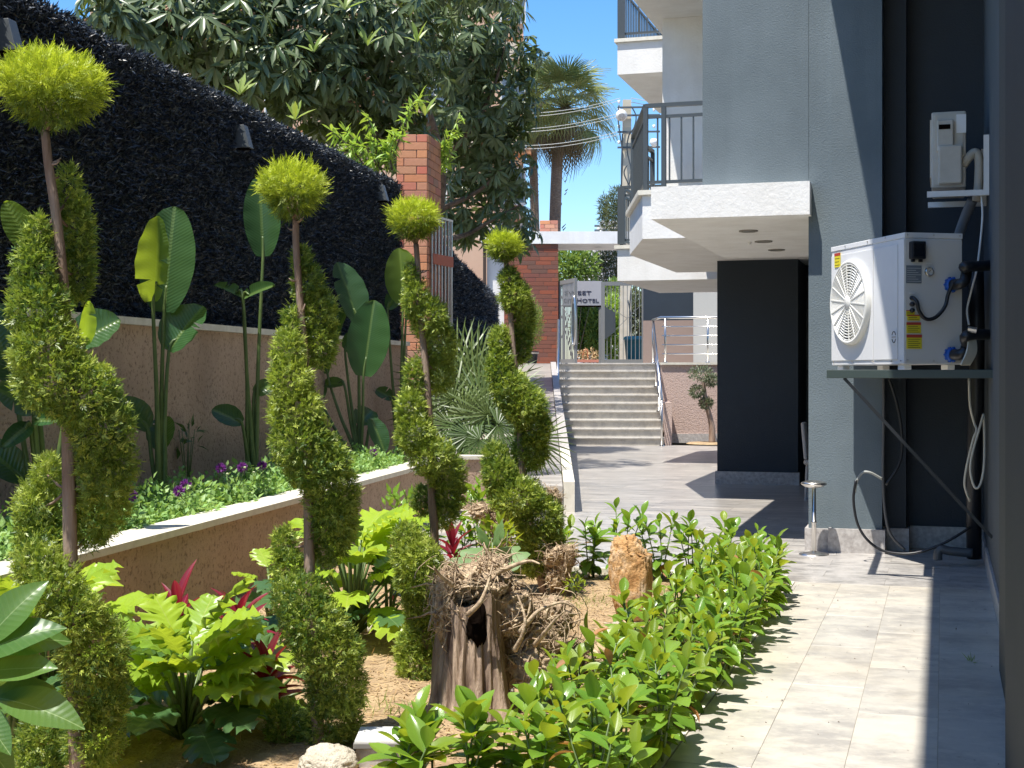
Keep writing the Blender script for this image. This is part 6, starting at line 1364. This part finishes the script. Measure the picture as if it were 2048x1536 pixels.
text(hs, 'H', P(1152.5, 604.5, DS) + TOCAM * .003, .165, RIGHT, TOCAM, M['signink'], 1.3); text(hs, 'OTEL', P(1164, 604.5, DS) + TOCAM * .003, .135, RIGHT, TOCAM, M['signink'], 1.42)
for px in (1128, 1200): MB().bar(P(px, 612, DS), Vector((P(px, 748, DS).x, P(px, 748, DS).y, 1.7)), .06, .06).build('leg', M['gategrey'], hs)
# wheelie bin
bc = P(1268, 748, 38.5); bc.z = 1.72; bn_ = thing('wheelie_bin', 'teal plastic wheelie bin behind the right gate leaf', 'bin', bc)
M['teal'] = mat('teal_plastic', (.012, .14, .15), .4); M['teall'] = mat('teal_lid', (.05, .22, .26), .35)
def rr(c, w2, d2, z): return [c + RIGHT * x_ * w2 + TOCAM * y_ * d2 + Vector((0, 0, z)) for x_, y_ in ((-1, 1), (1, 1), (1, -1), (-1, -1))]
MB().hexa(rr(bc, .19, .22, .06), rr(bc, .245, .27, .70)).build('body', M['teal'], bn_, bevel=.015); MB().hexa(rr(bc, .27, .30, .701), rr(bc, .25, .28, .80)).build('lid', M['teall'], bn_, bevel=.02)
MB().obox(bc + TOCAM * .29 + Vector((0, 0, .68)), RIGHT * .25, TOCAM * .02, Vector((0, 0, .02))).build('rim', M['teal'], bn_)
for sg in (-1, 1): MB().lathe([(0, -.02), (.09, -.02), (.09, .02), (0, .02)], bc + RIGHT * sg * .2 - TOCAM * .2 + Vector((0, 0, .09)), 14, RIGHT).build('wheel', M['black'], bn_)
# potted bamboo by the gate wall
pt0 = P(1062, 748, 34.6); pt0.z = 1.75; pb2 = leafy('potted_bamboo', 'feathery potted bamboo in a black pot before the dark brick wall', 'plant', pt0 + Vector((0, 0, .25)), P(1066, 650, 34.6), (.26, .26, .62), 1500, .10, 'grass', None, .16, .9)
MB().lathe([(0, 0), (.14, 0), (.17, .26), (.19, .27), (.19, .3), (.16, .3), (.15, .26), (0, .26)], pt0, 20).build('pot', M['black'], pb2, True); MB().lathe([(.192, .24), (.195, .275)], pt0, 20).build('pot_rim', M['creamwall'], pb2)
# shrubs, tree and pines beyond the gate
for nm, lab, cat, px, py, d, rx, ry, n, L, m in (('street_tree', 'leafy street tree hanging over the hotel sign behind the canopy', 'tree', 1150, 535, 42, 50, 42, 1800, .22, 'shrub'), ('street_shrub', 'tall dark green shrub under the hotel sign', 'shrub', 1168, 660, 43, 22, 55, 2200, .20, 'shrub'), ('street_shrub', 'sunlit climbing shrub right of the gate opening under the sign', 'shrub', 1195, 665, 42.5, 22, 60, 2200, .17, 'shrub'), ('street_shrub', 'bright yellow green shrub behind the right gate leaf', 'shrub', 1226, 655, 43, 24, 70, 2200, .17, 'peachl'), ('street_shrub', 'olive green hedge bush behind the bin', 'shrub', 1280, 630, 44, 30, 60, 2200, .18, 'olive'), ('pine_tree', 'feathery pine tree behind the utility pole right of the canopy', 'tree', 1222, 535, 60, 40, 50, 2600, .24, 'pine'), ('street_shrub', 'low dry bush at the gate threshold', 'shrub', 1178, 712, 41, 24, 14, 300, .1, 'straw'), ('pine_tree', 'distant slim pine rising above the canopy left of the balcony post', 'tree', 1208, 425, 80, 10, 38, 700, .3, 'pine'), ('pine_tree', 'distant bushy pine close to the balcony post above the canopy', 'tree', 1236, 425, 75, 24, 52, 1800, .3, 'pine'), ('street_tree', 'green tree beyond the gate seen at the right of the hotel sign', 'tree', 1232, 585, 50, 30, 26, 700, .18, 'shrub')):
    c = P(px, py, d); b = Vector((c.x, c.y, 1.6)); leafy(nm, lab, cat, b, c, (rx * d / F, rx * d / F, ry * d / F), n, L, m, None, .3 if m != 'pine' else .14, .25, True, 'barkdark')
# orange kerb stones and hose by the gate
tag(MB().obox(P(1160, 722, 40.6), RIGHT * .75, TOCAM * .15, Vector((0, 0, .04))).build('kerb', M['brick']), 'low orange brick kerb across the gate opening', 'kerb')
tag(MB().tube(smooth([P(x_, y_, 41.4) for x_, y_ in ((1166, 722), (1167, 706), (1170, 700), (1175, 702), (1176, 722))], 4), .03, 7).build('hose', mat('orange_hose', (.45, .12, .05), .5), None, True), 'loop of orange hose standing behind the gate', 'hose')
# cloud-pruned olive by the retaining wall
ob = P(1424, 884, 30.2); ob.z = 0.02; ot = thing('pruned_olive', 'cloud pruned olive with bare twisted trunk before the pink retaining wall', 'tree', ob)
MB().tube(smooth([ob, P(1424, 858, 30.2), P(1420, 835, 30.2), P(1412, 805, 30.2), P(1408, 775, 30.2), P(1404, 755, 30.2)], 4), list(np.linspace(.075, .03, 21)), 8).build('trunk', M['bark'], ot, True)
for (px, py, rx, ry) in ((1402, 748, 24, 15), (1394, 783, 14, 12), (1412, 806, 13, 10), (1424, 760, 14, 12)):
    n = 420; u = rdir(n); c = P(px, py, 30.2); sc_ = 30.2 / F; Pt = np.array(c) + u * np.array([rx * sc_, rx * sc_, ry * sc_]) * (rng.random(n) ** .35)[:, None]; tv, tf = folded(1, .3); V, Fq = bake(tv, tf, Pt, nrm(u + rdir(n) * .8), rdir(n, 1), .06 + .03 * rng.random(n)); tag(link('foliage_pad', npmesh('foliage_pad', V, Fq, M['olive'], rng.random(n)), ot), kind='stuff')
MB().lathe([(0, .03), (.5, .025), (.55, 0)], ob, 20).build('soil_ring', M['soil'], ot)
